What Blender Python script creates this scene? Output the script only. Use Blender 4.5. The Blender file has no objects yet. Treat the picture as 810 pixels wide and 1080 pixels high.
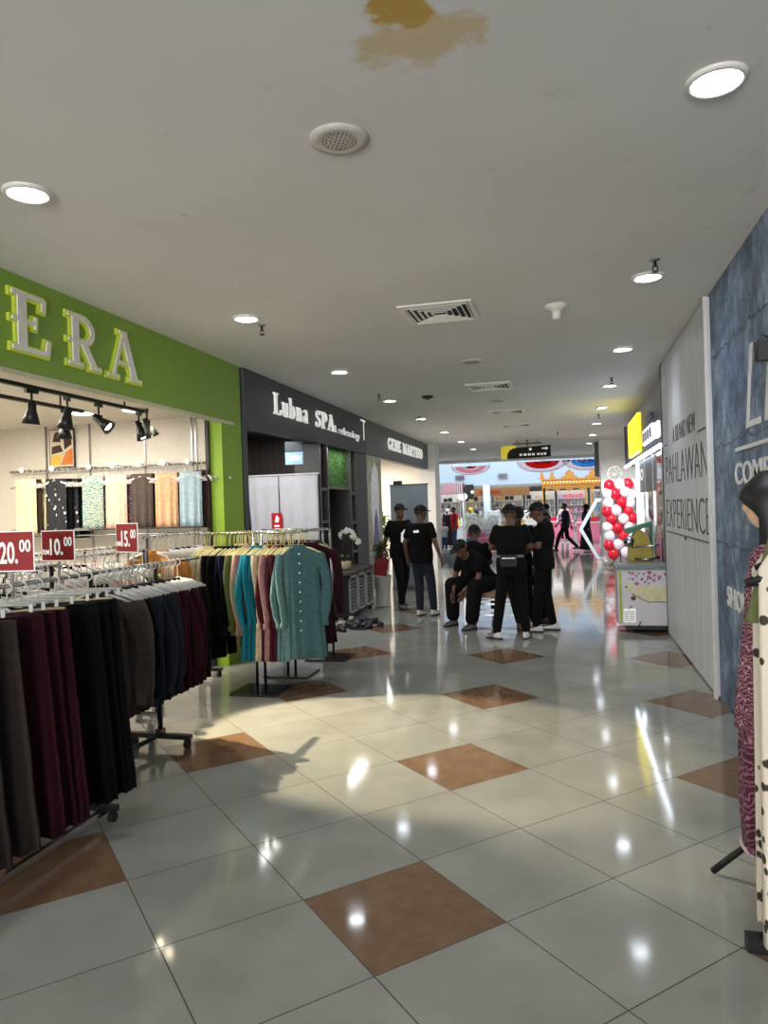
import bpy, bmesh, math, random
from mathutils import Vector, Matrix, Euler
R = random.Random(7)
sc = bpy.context.scene
C = sc.collection
PI = math.pi

# ---------------------------------------------------------------- camera
YAW, PIT, ROL, CAMH = .2498, -.0042, -.0313, 1.64
cam_d = bpy.data.cameras.new('camera'); cam = bpy.data.objects.new('camera', cam_d); C.objects.link(cam)
cam_d.sensor_fit = 'VERTICAL'; cam_d.sensor_height = 24; cam_d.lens = 763.3 * 24 / 1080
cam_d.clip_start = .05; cam_d.clip_end = 300
fw = Vector((-math.sin(YAW) * math.cos(PIT), math.cos(YAW) * math.cos(PIT), math.sin(PIT)))
rt0 = Vector((math.cos(YAW), math.sin(YAW), 0)); up0 = rt0.cross(fw)
rt = rt0 * math.cos(ROL) + up0 * math.sin(ROL); up = -rt0 * math.sin(ROL) + up0 * math.cos(ROL)
m3 = Matrix((rt, up, -fw)).transposed()
cam.matrix_world = Matrix.Translation((0, 0, CAMH)) @ m3.to_4x4()
sc.camera = cam

# ---------------------------------------------------------------- world, light, exposure
w = bpy.data.worlds.new('world'); sc.world = w; w.use_nodes = True
bg = w.node_tree.nodes['Background']; bg.inputs[0].default_value = (.74, .86, 1, 1); bg.inputs[1].default_value = .8
sc.view_settings.view_transform = 'Standard'; sc.view_settings.look = 'None'
sc.view_settings.gamma = 1; sc.view_settings.use_curve_mapping = False
sc.view_settings.exposure = 0.97
def area(name, loc, rot, sx, sy, e, col):
    d = bpy.data.lights.new(name, 'AREA'); d.shape = 'RECTANGLE'; d.size = sx; d.size_y = sy; d.energy = e; d.color = col
    o = bpy.data.objects.new(name, d); C.objects.link(o); o.location = loc; o.rotation_euler = rot; return o
area('atrium_skylight_light', (-2, 31.0, 8.2), (0, 0, 0), 14, 9, 1000, (.80, .90, 1))
area('department_store_light', (-2, 38.5, 2.6), (0, 0, 0), 12, 4, 130, (1, .95, .9))
area('clothes_shop_light', (-5.3, 5.2, 2.70), (0, 0, 0), 1.6, 2.4, 88, (1, .92, .80))
area('fashion_shop_light', (-6, 16.8, 2.85), (0, 0, 0), 3.6, 3.0, 150, (1, .95, .9))
area('snack_shop_light', (2.4, 11.5, 2.85), (0, 0, 0), 1.4, 3.4, 60, (.92, .95, 1))
spot_d = bpy.data.lights.new('balloon_board_fill', 'SPOT'); spot_d.energy = 260; spot_d.spot_size = 1.1; spot_d.spot_blend = .7; spot_d.color = (.95, .97, 1)  # added fill spot without a fitting, brightens the balloon board
spot_o = bpy.data.objects.new('balloon_board_fill', spot_d); C.objects.link(spot_o); spot_o.location = (.9, 16.6, 3.2); spot_o.rotation_euler = (Vector((1.2, 19.3, 1.2)) - Vector((.9, 16.6, 3.2))).to_track_quat('-Z', 'Y').to_euler()
area('spa_screen_fill', (-4.3, 8.8, 2.75), (0, 0, 0), 1.0, 1.2, 26, (1, .97, .95))  # added fill over the recess, brightens the white cloth screens
area('spa_shelf_fill', (-3.45, 11.2, 2.62), (0, 0, 0), .2, 1.0, 3.5, (1, .97, .95))  # added small fill, lifts the dark shelf and moss panel
area('hall_ceiling_fill', (-1.2, -7.5, 1.5), (math.radians(113), 0, 0), 4.6, 2.6, 400, (1, .965, .93))  # added fill behind the camera, tilted up to brighten the ceiling

# ---------------------------------------------------------------- materials
MATS = {}
def lin(c):
    return tuple(((x / 255) / 12.92 if x / 255 <= .04045 else ((x / 255 + .055) / 1.055) ** 2.4) for x in c)
def mat(name, rgb, rough=.6, metal=0, var=.06, scale=14, emit=0, bump=0, alpha=None, trans=0, spec=.5, coat=0):
    if name in MATS: return MATS[name]
    m = bpy.data.materials.new(name); m.use_nodes = True; MATS[name] = m
    nt = m.node_tree; b = nt.nodes['Principled BSDF']
    c = lin(rgb)
    b.inputs['Roughness'].default_value = rough; b.inputs['Metallic'].default_value = metal
    b.inputs['Specular IOR Level'].default_value = spec
    if coat: b.inputs['Coat Weight'].default_value = coat
    if trans: b.inputs['Transmission Weight'].default_value = trans
    if alpha is not None: b.inputs['Alpha'].default_value = alpha
    if var:
        tc = nt.nodes.new('ShaderNodeTexCoord'); n = nt.nodes.new('ShaderNodeTexNoise'); n.inputs['Scale'].default_value = scale
        n.inputs['Detail'].default_value = 4
        r = nt.nodes.new('ShaderNodeValToRGB')
        r.color_ramp.elements[0].position = .3; r.color_ramp.elements[1].position = .7
        r.color_ramp.elements[0].color = tuple(x * (1 - var * 1.5) for x in c) + (1,)
        r.color_ramp.elements[1].color = tuple(min(1, x * (1 + var * 1.5)) for x in c) + (1,)
        nt.links.new(tc.outputs['Object'], n.inputs['Vector']); nt.links.new(n.outputs['Fac'], r.inputs['Fac'])
        nt.links.new(r.outputs['Color'], b.inputs['Base Color'])
        if bump:
            bp = nt.nodes.new('ShaderNodeBump'); bp.inputs['Strength'].default_value = bump; bp.inputs['Distance'].default_value = .01
            nt.links.new(n.outputs['Fac'], bp.inputs['Height']); nt.links.new(bp.outputs['Normal'], b.inputs['Normal'])
    else:
        b.inputs['Base Color'].default_value = c + (1,)
    if emit:
        b.inputs['Emission Color'].default_value = c + (1,); b.inputs['Emission Strength'].default_value = emit
    return m
class NT:
    """small node helper"""
    def __init__(s, name, rough=.6, **k):
        s.m = mat(name, (128, 128, 128), rough, var=0, **k); s.nt = s.m.node_tree; s.b = s.nt.nodes['Principled BSDF']
        s.tc = s.nt.nodes.new('ShaderNodeTexCoord')
    def n(s, t, **k):
        x = s.nt.nodes.new('ShaderNode' + t)
        for a, v in k.items():
            if a in x.inputs: x.inputs[a].default_value = v
            else: setattr(x, a, v)
        return x
    def l(s, a, b): s.nt.links.new(a, b)
    def math(s, op, a, b=None, c=None):
        x = s.nt.nodes.new('ShaderNodeMath'); x.operation = op
        for i, v in enumerate((a, b, c)):
            if v is None: continue
            if isinstance(v, (int, float)): x.inputs[i].default_value = v
            else: s.l(v, x.inputs[i])
        return x.outputs[0]
    def mix(s, f, a, b):
        x = s.nt.nodes.new('ShaderNodeMix'); x.data_type = 'RGBA'
        for i, v in ((0, f), (6, a), (7, b)):
            if isinstance(v, (int, float)): x.inputs[i].default_value = v
            elif isinstance(v, tuple): x.inputs[i].default_value = v + (1,) if len(v) == 3 else v
            else: s.l(v, x.inputs[i])
        return x.outputs[2]
    def ramp(s, f, stops):
        x = s.nt.nodes.new('ShaderNodeValToRGB'); e = x.color_ramp.elements
        while len(e) < len(stops): e.new(.5)
        for i, (p, c) in enumerate(stops):
            e[i].position = p; e[i].color = tuple(c) + (1,) if len(c) == 3 else c
        s.l(f, x.inputs[0]); return x.outputs[0]
    def noise(s, scale, detail=4, vec=None, rough=.5):
        x = s.n('TexNoise'); x.inputs['Scale'].default_value = scale; x.inputs['Detail'].default_value = detail; x.inputs['Roughness'].default_value = rough
        s.l(vec or s.tc.outputs['Object'], x.inputs['Vector']); return x.outputs['Fac']
    def xyz(s):
        x = s.n('SeparateXYZ'); s.l(s.tc.outputs['Object'], x.inputs[0]); return x.outputs
    def bump(s, h, st=.2, d=.01):
        x = s.n('Bump'); x.inputs['Strength'].default_value = st; x.inputs['Distance'].default_value = d
        s.l(h, x.inputs['Height']); s.l(x.outputs[0], s.b.inputs['Normal'])
    def base(s, c): s.l(c, s.b.inputs['Base Color'])

def floor_material():
    s = NT('polished_porcelain_tiles', .11)
    p = s.xyz(); T = .6
    OX, OY = -1.133, 2.859
    dx = s.math('SUBTRACT', p[0], OX); dy = s.math('SUBTRACT', p[1], OY); k = 1 / math.sqrt(2) / T
    u = s.math('MULTIPLY', s.math('ADD', dx, dy), k); v = s.math('MULTIPLY', s.math('SUBTRACT', dx, dy), k)
    fu = s.math('FLOOR', u); fv = s.math('FLOOR', v)
    # terracotta every second tile both ways
    eu = s.math('LESS_THAN', s.math('ABSOLUTE', s.math('PINGPONG', fu, 1)), .5)
    ev = s.math('LESS_THAN', s.math('ABSOLUTE', s.math('PINGPONG', fv, 1)), .5)
    e2 = s.math('LESS_THAN', s.math('ABSOLUTE', s.math('PINGPONG', s.math('MULTIPLY', s.math('ADD', fu, fv), .5), 1)), .5)
    par = s.math('MULTIPLY', s.math('MULTIPLY', eu, ev), e2)
    fru = s.math('PINGPONG', u, .5); frv = s.math('PINGPONG', v, .5)
    edge = s.math('MINIMUM', s.math('SUBTRACT', fru, 0), s.math('SUBTRACT', frv, 0))
    grout = s.math('LESS_THAN', edge, .0045)
    cmb = s.n('CombineXYZ'); s.l(fu, cmb.inputs[0]); s.l(fv, cmb.inputs[1])
    wn = s.n('TexWhiteNoise'); s.l(cmb.outputs[0], wn.inputs['Vector'])
    n1 = s.noise(2.5, 6); n2 = s.noise(9, 8, rough=.7)
    cream = s.ramp(n1, [(.3, lin((150, 150, 142))), (.7, lin((166, 166, 158)))])
    brown = s.ramp(n2, [(.3, lin((116, 89, 66))), (.7, lin((138, 110, 86)))])
    c = s.mix(par, cream, brown)
    dark = s.math('MULTIPLY_ADD', wn.outputs['Value'], .10, .90)
    hs = s.n('HueSaturation'); s.l(c, hs.inputs['Color']); s.l(dark, hs.inputs['Value'])
    c2 = s.mix(grout, hs.outputs[0], lin((70, 64, 56)))
    s.base(c2)
    rg = s.math('MULTIPLY_ADD', s.noise(3, 5), .10, .03)
    rr = s.mix(grout, (0, 0, 0), (.6, .6, .6)); s.l(s.math('ADD', rg, rr), s.b.inputs['Roughness'])
    s.bump(s.noise(14, 2), .02, .002)
    s.b.inputs['IOR'].default_value = 1.5
    return s.m
def ceiling_material():
    s = NT('painted_plaster_ceiling', .85, spec=.2)
    p = s.xyz()
    n = s.noise(.7, 5); c = s.ramp(n, [(.3, lin((214, 213, 210))), (.7, lin((224, 223, 220)))])
    wob = s.noise(7, 5, rough=.6)
    def blot(x, y, rx, ry, amp=1.0):
        a = s.math('DIVIDE', s.math('SUBTRACT', p[0], x), rx); b = s.math('DIVIDE', s.math('SUBTRACT', p[1], y), ry)
        d = s.math('SQRT', s.math('ADD', s.math('MULTIPLY', a, a), s.math('MULTIPLY', b, b)))
        return s.math('ADD', d, s.math('MULTIPLY', s.math('SUBTRACT', wob, .5), amp * 2.2))
    pale = s.ramp(blot(-.47, 2.56, .26, .17), [(.62, (1, 1, 1)), (1.0, (0, 0, 0))])
    dk = s.ramp(blot(-.48, 2.38, .12, .12), [(.7, (1, 1, 1)), (.95, (0, 0, 0))])
    c = s.mix(pale, c, lin((206, 190, 156))); c = s.mix(dk, c, lin((190, 158, 84)))
    # small scuffs and smudges
    sp = s.ramp(s.noise(3.1, 6, rough=.75), [(.62, (0, 0, 0)), (.78, (1, 1, 1))])
    hs = s.math('MULTIPLY', sp, .45); c = s.mix(hs, c, lin((176, 166, 148)))
    sm = s.ramp(s.noise(11, 3, rough=.6), [(.68, (0, 0, 0)), (.74, (1, 1, 1))]); sm2 = s.ramp(s.noise(1.3, 2), [(.52, (0, 0, 0)), (.6, (1, 1, 1))])
    c = s.mix(s.math('MULTIPLY', s.math('MULTIPLY', sm, sm2), .35), c, lin((150, 140, 124)))
    s.base(c); s.bump(s.noise(40, 3), .05, .003); return s.m
def concrete_blue():
    s = NT('blue_concrete_mural', .55)
    p = s.xyz()
    n = s.noise(2.2, 9, rough=.7); n2 = s.noise(9, 8, rough=.75)
    c = s.ramp(n, [(.36, lin((62, 76, 96))), (.5, lin((104, 124, 150))), (.64, lin((156, 174, 198)))])
    c = s.mix(s.math('MULTIPLY', s.ramp(n2, [(.45, (0, 0, 0)), (.62, (1, 1, 1))]), .6), c, lin((40, 54, 74)))
    def crack(v, at, wd):
        wv = s.math('ADD', v, s.math('MULTIPLY', s.math('SUBTRACT', s.noise(5, 6), .5), .16))
        return s.math('LESS_THAN', s.math('ABSOLUTE', s.math('SUBTRACT', wv, at)), wd)
    for v, at, wd in ((p[1], 5.72, .008), (p[1], 5.0, .007), (p[2], 2.05, .006), (p[2], 2.78, .012), (p[2], 1.28, .007), (p[1], 4.2, .007)):
        c = s.mix(s.math('MULTIPLY', crack(v, at, wd), .75), c, lin((34, 42, 56)))
    s.base(c); s.bump(n2, .15, .01); return s.m
def grain(name, a, b, sx, sy, sz, rough=.5):
    s = NT(name, rough); mp = s.n('Mapping'); mp.inputs['Scale'].default_value = (sx, sy, sz)
    s.l(s.tc.outputs['Object'], mp.inputs['Vector'])
    n = s.noise(3, 6, mp.outputs[0], .6); s.base(s.ramp(n, [(.35, lin(a)), (.65, lin(b))])); return s.m
def batik(name, a, b, c, scale=22, dots=True):
    s = NT(name, .7)
    v = s.n('TexVoronoi'); v.inputs['Scale'].default_value = scale; s.l(s.tc.outputs['Object'], v.inputs['Vector'])
    wv = s.n('TexWave'); wv.inputs['Scale'].default_value = scale * .55; wv.inputs['Distortion'].default_value = 12; wv.inputs['Detail Scale'].default_value = 1.6; wv.inputs['Detail'].default_value = 2
    wv.wave_type = 'RINGS'
    s.l(s.tc.outputs['Object'], wv.inputs['Vector'])
    base = s.mix(s.ramp(wv.outputs['Fac'], [(.70, (0, 0, 0)), (.8, (1, 1, 1))]), lin(a), lin(b))
    d = s.ramp(v.outputs['Distance'], [(.16, (1, 1, 1)), (.24, (0, 0, 0))])
    s.base(s.mix(d, base, lin(c))) ; return s.m
def checks(name, a, b, k=16):
    s = NT(name, .8); p = s.xyz()
    l1 = s.math('LESS_THAN', s.math('PINGPONG', s.math('MULTIPLY', p[0], k), .5), .10); l2 = s.math('LESS_THAN', s.math('PINGPONG', s.math('MULTIPLY', p[2], k), .5), .10)
    s.base(s.mix(s.math('MAXIMUM', l1, l2), lin(a), lin(b))); return s.m
def spots(name, a, b, scale=10, thr=.22):
    s = NT(name, .75); v = s.n('TexVoronoi'); v.inputs['Scale'].default_value = scale; s.l(s.tc.outputs['Object'], v.inputs['Vector'])
    s.base(s.mix(s.ramp(v.outputs['Distance'], [(thr, (1, 1, 1)), (thr + .06, (0, 0, 0))]), lin(a), lin(b))); return s.m
def stripes(name, a, b, axis, k, duty=.25, rough=.6):
    s = NT(name, rough); p = s.xyz()
    s.base(s.mix(s.math('LESS_THAN', s.math('PINGPONG', s.math('MULTIPLY', p[axis], k), .5), duty), lin(a), lin(b))); return s.m

M_white = mat('white_paint', (214, 212, 208), .6, var=.03)
M_offw = mat('off_white_plastic', (225, 222, 214), .4, var=.02)
M_black = mat('black_metal', (16, 16, 18), .4, var=.05)
M_chrome = mat('chrome', (200, 200, 205), .18, 1, var=.02)
M_steel = mat('brushed_steel', (150, 150, 152), .3, 1, var=.05)
M_green = mat('green_fascia_paint', (132, 166, 64), .55, var=.03)
M_lime = mat('lime_green_paint', (140, 176, 42), .5, var=.04)
M_dgrey = mat('dark_grey_cladding', (66, 68, 72), .5, var=.05)
M_mgrey = mat('mid_grey_cladding', (84, 90, 92), .5, var=.04)
M_wood = grain('dark_wood', (32, 24, 18), (56, 42, 32), 14, 14, .8)
M_bwood = grain('bench_wood', (120, 84, 56), (160, 118, 82), 1, 12, 12)
M_sign_lit = mat('lit_sign_face', (240, 240, 235), .4, var=0, emit=.22)
M_red = mat('red_plastic', (196, 26, 30), .4, var=.03)
M_skin = mat('brown_skin', (100, 68, 52), .55, var=.04)
M_hair = mat('black_hair', (14, 12, 12), .5, var=.1)
M_blackcloth = mat('black_cotton', (7, 7, 8), .9, var=.1, spec=.2)
M_greycloth = mat('charcoal_trousers', (10, 10, 12), .9, var=.1, spec=.2)
M_jeans = mat('dark_blue_denim', (18, 26, 46), .85, var=.12, scale=40)
M_shoewhite = mat('white_leather', (210, 208, 204), .5, var=.03)
M_rubber = mat('black_rubber', (18, 18, 18), .7, var=.05)

# ---------------------------------------------------------------- mesh helpers
def bx(bm, x0, y0, z0, x1, y1, z1, mi=0, rot=None, piv=None):
    vs = [bm.verts.new(v) for v in ((x0, y0, z0), (x1, y0, z0), (x1, y1, z0), (x0, y1, z0), (x0, y0, z1), (x1, y0, z1), (x1, y1, z1), (x0, y1, z1))]
    if rot is not None:
        p = Vector(piv or ((x0 + x1) / 2, (y0 + y1) / 2, (z0 + z1) / 2))
        for v in vs: v.co = p + rot @ (v.co - p)
    for f in ((0, 3, 2, 1), (4, 5, 6, 7), (0, 1, 5, 4), (1, 2, 6, 5), (2, 3, 7, 6), (3, 0, 4, 7)):
        bm.faces.new([vs[i] for i in f]).material_index = mi
    return vs
def loft(bm, rings, cap=True, mi=0, closed=True, smooth=True):
    rr = [[bm.verts.new(p) for p in r] for r in rings]
    n = len(rr[0])
    for a, b in zip(rr, rr[1:]):
        for i in range(n if closed else n - 1):
            f = bm.faces.new((a[i], a[(i + 1) % n], b[(i + 1) % n], b[i])); f.material_index = mi; f.smooth = smooth
    if cap and closed:
        for r in (rr[0][::-1], rr[-1]):
            try: bm.faces.new(r).material_index = mi
            except ValueError: pass
    return rr
def tube(bm, pts, r, n=8, mi=0, cap=True):
    pts = [Vector(p) for p in pts]; rs = r if isinstance(r, (list, tuple)) else [r] * len(pts)
    rings = []; ref = None
    for i, p in enumerate(pts):
        t = (pts[min(i + 1, len(pts) - 1)] - pts[max(i - 1, 0)]).normalized()
        if ref is None: ref = t.orthogonal().normalized()
        a = (ref - t * ref.dot(t))
        a = a.normalized() if a.length > 1e-5 else t.orthogonal().normalized()
        ref = a; b = t.cross(a)
        rings.append([p + (a * math.cos(q * 2 * PI / n) + b * math.sin(q * 2 * PI / n)) * rs[i] for q in range(n)])
    loft(bm, rings, cap, mi)
def capsule(bm, p0, r0, p1, r1, n=10, flat=1.0, fdir=None):
    """tapered limb with rounded ends; flat squashes it along fdir"""
    p0 = Vector(p0); p1 = Vector(p1); t = (p1 - p0); L = t.length
    t = t / L if L > 1e-6 else Vector((0, 0, 1))
    a = Vector(fdir) if fdir else t.orthogonal(); a = (a - t * a.dot(t)).normalized(); b = t.cross(a)
    st = []
    for k in range(1, 4): q = k * PI / 8; st.append((p0 - t * r0 * math.cos(q), r0 * math.sin(q)))
    st += [(p0, r0), (p1, r1)]
    for k in (3, 2, 1): q = k * PI / 8; st.append((p1 + t * r1 * math.cos(q), r1 * math.sin(q)))
    loft(bm, [[c + (a * math.cos(q * 2 * PI / n) * flat + b * math.sin(q * 2 * PI / n)) * r for q in range(n)] for c, r in st])
def ell(bm, c, rx, ry, rz, seg=14, rings=9, mi=0, rot=None, z0=-1, z1=1):
    c = Vector(c); rg = []
    for k in range(rings + 1):
        z = z0 + (z1 - z0) * k / rings if not (z0 == -1 and z1 == 1) else -math.cos(PI * (k + .15) / (rings + .3))
        s = math.sqrt(max(0, 1 - z * z)) or 1e-3
        pts = [Vector((rx * s * math.cos(q * 2 * PI / seg), ry * s * math.sin(q * 2 * PI / seg), rz * z)) for q in range(seg)]
        rg.append([c + (rot @ p if rot else p) for p in pts])
    loft(bm, rg, True, mi)
def lathe(bm, prof, seg=20, c=(0, 0, 0), mi=0, cap=True):
    c = Vector(c)
    loft(bm, [[c + Vector((r * math.cos(q * 2 * PI / seg), r * math.sin(q * 2 * PI / seg), z)) for q in range(seg)] for r, z in prof], cap, mi)
def poly(bm, pts, y0, y1, mi=0):
    """prism of an (x,z) outline between two y's"""
    a = [bm.verts.new((p[0], y0, p[1])) for p in pts]; b = [bm.verts.new((p[0], y1, p[1])) for p in pts]; n = len(pts)
    try:
        bm.faces.new(a).material_index = mi; bm.faces.new(b[::-1]).material_index = mi
    except ValueError: pass
    for i in range(n): bm.faces.new((a[(i + 1) % n], a[i], b[i], b[(i + 1) % n])).material_index = mi
def mesh_of(bm, mats, name='mesh'):
    bmesh.ops.recalc_face_normals(bm, faces=bm.faces[:])
    me = bpy.data.meshes.new(name); bm.to_mesh(me); bm.free()
    for m in (mats if isinstance(mats, (list, tuple)) else [mats]): me.materials.append(m)
    return me
def link(name, me, parent=None, loc=(0, 0, 0), rz=0):
    o = bpy.data.objects.new(name, me); C.objects.link(o); o.location = loc; o.rotation_euler = (0, 0, rz)
    if parent is not None: o.parent = parent
    return o
def obj(name, bm, m, parent=None, loc=(0, 0, 0), rz=0): return link(name, mesh_of(bm, m, name), parent, loc, rz)
def tag(o, label, cat, group=None):
    o['label'] = label; o['category'] = cat
    if group: o['group'] = group
    return o
def thing(name, label, cat, loc=(0, 0, 0), rz=0, group=None):
    o = bpy.data.objects.new(name, None); C.objects.link(o); o.location = loc; o.rotation_euler = (0, 0, rz); o.empty_display_size = .1
    return tag(o, label, cat, group)
def struct(name, bm, m, loc=(0, 0, 0)):
    o = obj(name, bm, m, None, loc); o['kind'] = 'structure'; return o
def part(name, m, parent, fn, *a, **k):
    bm = bmesh.new(); fn(bm, *a, **k); return obj(name, bm, m, parent)
def dup(root, loc=None, rz=None, label=None, group=None):
    r = root.copy(); C.objects.link(r)
    if loc is not None: r.location = loc
    if rz is not None: r.rotation_euler = (0, 0, rz)
    if label: r['label'] = label
    if group: r['group'] = group
    for ch in list(root.children):
        c = ch.copy(); C.objects.link(c); c.parent = r
        for g in ch.children:
            d = g.copy(); C.objects.link(d); d.parent = c
    return r
def new(*fs):
    bm = bmesh.new()
    for f in fs: f(bm)
    return bm
DG = lambda: bpy.context.evaluated_depsgraph_get()
def text_mesh(body, W, H, ext=.004, off=0.0, shear=0.0, curve=0):
    cu = bpy.data.curves.new('t', 'FONT'); cu.body = body; cu.extrude = .05; cu.offset = off; cu.resolution_u = 3; cu.shear = shear
    o = bpy.data.objects.new('t', cu); C.objects.link(o); bpy.context.view_layer.update()
    me = bpy.data.meshes.new_from_object(o.evaluated_get(DG())); bpy.data.objects.remove(o)
    xs = [v.co.x for v in me.vertices]; ys = [v.co.y for v in me.vertices]
    x0, x1, y0, y1 = min(xs), max(xs), min(ys), max(ys)
    for v in me.vertices:
        v.co = Vector(((v.co.x - x0) / (x1 - x0) * W, -v.co.z / .05 * ext, (v.co.y - y0) / (y1 - y0) * H))
    me.materials.clear(); return me
FACE = {'-Y': 0, '+X': PI / 2, '-X': -PI / 2}     # letters readable from that side
def text(name, body, parent, m, loc, W, H, face='-Y', ext=.004, off=0.0, **k):
    me = text_mesh(body, W, H, ext, off, **k); me.materials.append(m)
    return link(name, me, parent, loc, FACE[face])

# serif lettering built from strokes: (points, width)
def arc(cx, cy, rx, ry, a0, a1, n=8): return [(cx + rx * math.cos(math.radians(a0 + (a1 - a0) * i / n)), cy + ry * math.sin(math.radians(a0 + (a1 - a0) * i / n))) for i in range(n + 1)]
GL = {
 'E': (.74, [([(.2, .05), (.2, .95)], .2), ([(.02, .05), (.66, .05)], .10), ([(.02, .95), (.62, .95)], .10), ([(.62, .96), (.60, .76)], .09), ([(.66, .02), (.70, .28)], .10), ([(.02, .52), (.45, .52)], .08), ([(.45, .62), (.45, .42)], .06)]),
 'R': (.82, [([(.2, .05), (.2, .95)], .2), ([(.02, .05), (.38, .05)], .08), ([(.02, .95), (.4, .95)], .09), (arc(.36, .71, .27, .235, 92, -92), .13), ([(.02, .48), (.36, .48)], .07), ([(.40, .46), (.66, .05)], .17), ([(.55, .04), (.84, .04)], .09)]),
 'A': (.86, [([(.14, .04), (.42, .97)], .08), ([(.42, .97), (.70, .04)], .19), ([(.0, .04), (.28, .04)], .08), ([(.54, .04), (.88, .04)], .08), ([(.2, .34), (.6, .34)], .07), ([(.3, .96), (.5, .96)], .07)]),
 'L': (.66, [([(.2, .05), (.2, .95)], .2), ([(.03, .04), (.6, .04)], .09), ([(.03, .96), (.38, .96)], .08), ([(.58, .02), (.62, .26)], .08)]),
 'S': (.6, [(arc(.3, .73, .2, .2, 30, 260), .13), (arc(.29, .28, .21, .22, 85, -150), .14), ([(.48, .98), (.49, .74)], .06), ([(.05, .02), (.05, .28)], .06)]),
 'P': (.7, [([(.2, .05), (.2, .95)], .2), ([(.02, .04), (.4, .04)], .08), ([(.02, .95), (.36, .95)], .08), (arc(.34, .70, .26, .24, 92, -92), .14), ([(.2, .46), (.36, .46)], .07)]),
 'G': (.78, [(arc(.38, .5, .28, .44, 40, 320), .15), ([(.62, .1), (.62, .42)], .14), ([(.42, .42), (.74, .42)], .07), ([(.63, .96), (.63, .72)], .06)]),
 'N': (.84, [([(.15, .05), (.15, .95)], .08), ([(.14, .93), (.68, .07)], .19), ([(.69, .05), (.69, .95)], .08), ([(.0, .04), (.3, .04)], .07), ([(.54, .96), (.84, .96)], .07), ([(.0, .96), (.2, .96)], .07)]),
 'M': (1.0, [([(.14, .05), (.14, .95)], .08), ([(.16, .93), (.47, .12)], .18), ([(.47, .12), (.78, .93)], .08), ([(.82, .05), (.82, .95)], .19), ([(.0, .04), (.28, .04)], .07), ([(.68, .04), (.98, .04)], .07), ([(.0, .96), (.2, .96)], .07), ([(.8, .96), (.98, .96)], .07)]),
 'T': (.72, [([(.35, .05), (.35, .95)], .19), ([(.03, .95), (.67, .95)], .09), ([(.05, .98), (.04, .74)], .07), ([(.65, .98), (.66, .74)], .07), ([(.2, .04), (.5, .04)], .07)]),
 'I': (.4, [([(.2, .05), (.2, .95)], .19), ([(.04, .04), (.36, .04)], .08), ([(.04, .96), (.36, .96)], .08)]),
 'O': (.8, [(arc(.38, .5, .27, .43, 0, 360, 18), .15)]),
 'u': (.6, [([(.14, .66), (.14, .2)], .13), (arc(.28, .2, .14, .16, 180, 300), .1), ([(.44, .03), (.44, .66)], .14), ([(.02, .65), (.16, .65)], .06), ([(.32, .65), (.46, .65)], .06), ([(.44, .04), (.56, .04)], .06)]),
 'b': (.58, [([(.12, .03), (.12, .98)], .14), (arc(.28, .33, .17, .28, 130, -130), .12), ([(.0, .97), (.14, .97)], .06)]),
 'n': (.6, [([(.13, .03), (.13, .66)], .14), (arc(.29, .48, .15, .16, 150, 0), .1), ([(.43, .5), (.43, .03)], .14), ([(.02, .65), (.14, .65)], .06), ([(.02, .03), (.24, .03)], .06), ([(.32, .03), (.54, .03)], .06)]),
 'a': (.55, [(arc(.24, .5, .14, .15, 160, 0), .1), ([(.38, .52), (.38, .05)], .13), (arc(.24, .2, .14, .15, 60, 300), .11), ([(.38, .04), (.5, .04)], .06)]),
 ' ': (.3, [])}
def glyphs(bm, s, H, W, ext, grow=0.0, thin=1.0, gap=.08):
    tot = sum(GL[c][0] + gap for c in s); k = W / tot; x = 0
    for c in s:
        for si, (pts, wd) in enumerate(GL[c][1]):
            ez = ext * (1 + .03 * si); wd2 = wd * .5 * thin + grow
            P = [Vector((x + p[0], p[1])) for p in pts]
            g = grow
            if len(P) == 2 and g:
                d = (P[1] - P[0]).normalized() * g; P = [P[0] - d, P[1] + d]
            for sj, (a, b) in enumerate(zip(P, P[1:])):
                e3 = ez * (1 + .004 * sj)
                d = (b - a).normalized(); nn = Vector((-d.y, d.x)) * wd2; e = d * (.012 if len(P) > 2 else 0)
                poly(bm, [((v.x) * k, v.y * H) for v in (a - nn - e, b - nn + e, b + nn + e, a + nn - e)], -e3, e3)
        x += GL[c][0] + gap
def serif(name, s, parent, m, loc, W, H, face, ext=.02, grow=0, thin=.78):
    gap = .08; k = W / sum(GL[c][0] + gap for c in s); x = 0; o = None
    for c in s:
        bm = bmesh.new(); wc = (GL[c][0] + gap) * k; glyphs(bm, c, H, wc, ext, grow, thin)
        d = Matrix.Rotation(FACE[face], 3, 'Z') @ Vector((x, 0, 0)); o = obj(name, bm, m, parent, Vector(loc) + d, FACE[face]); x += wc
    return o

# ---------------------------------------------------------------- the structure
XL, XR, HC = -3.58, 1.16, 3.31
bm = bmesh.new(); bx(bm, -9, -8, -.1, 6, 46, 0); struct('floor', bm, floor_material())
M_ceil = ceiling_material()
bm = bmesh.new(); bx(bm, -9, -8, HC, 6, 26, HC + .12); struct('ceiling', bm, M_ceil)
bm = bmesh.new(); bx(bm, -9, 26, 3.22, 6, 26.5, 3.9); struct('trim_1', bm, M_white)           # downstand beam at the atrium edge
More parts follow.
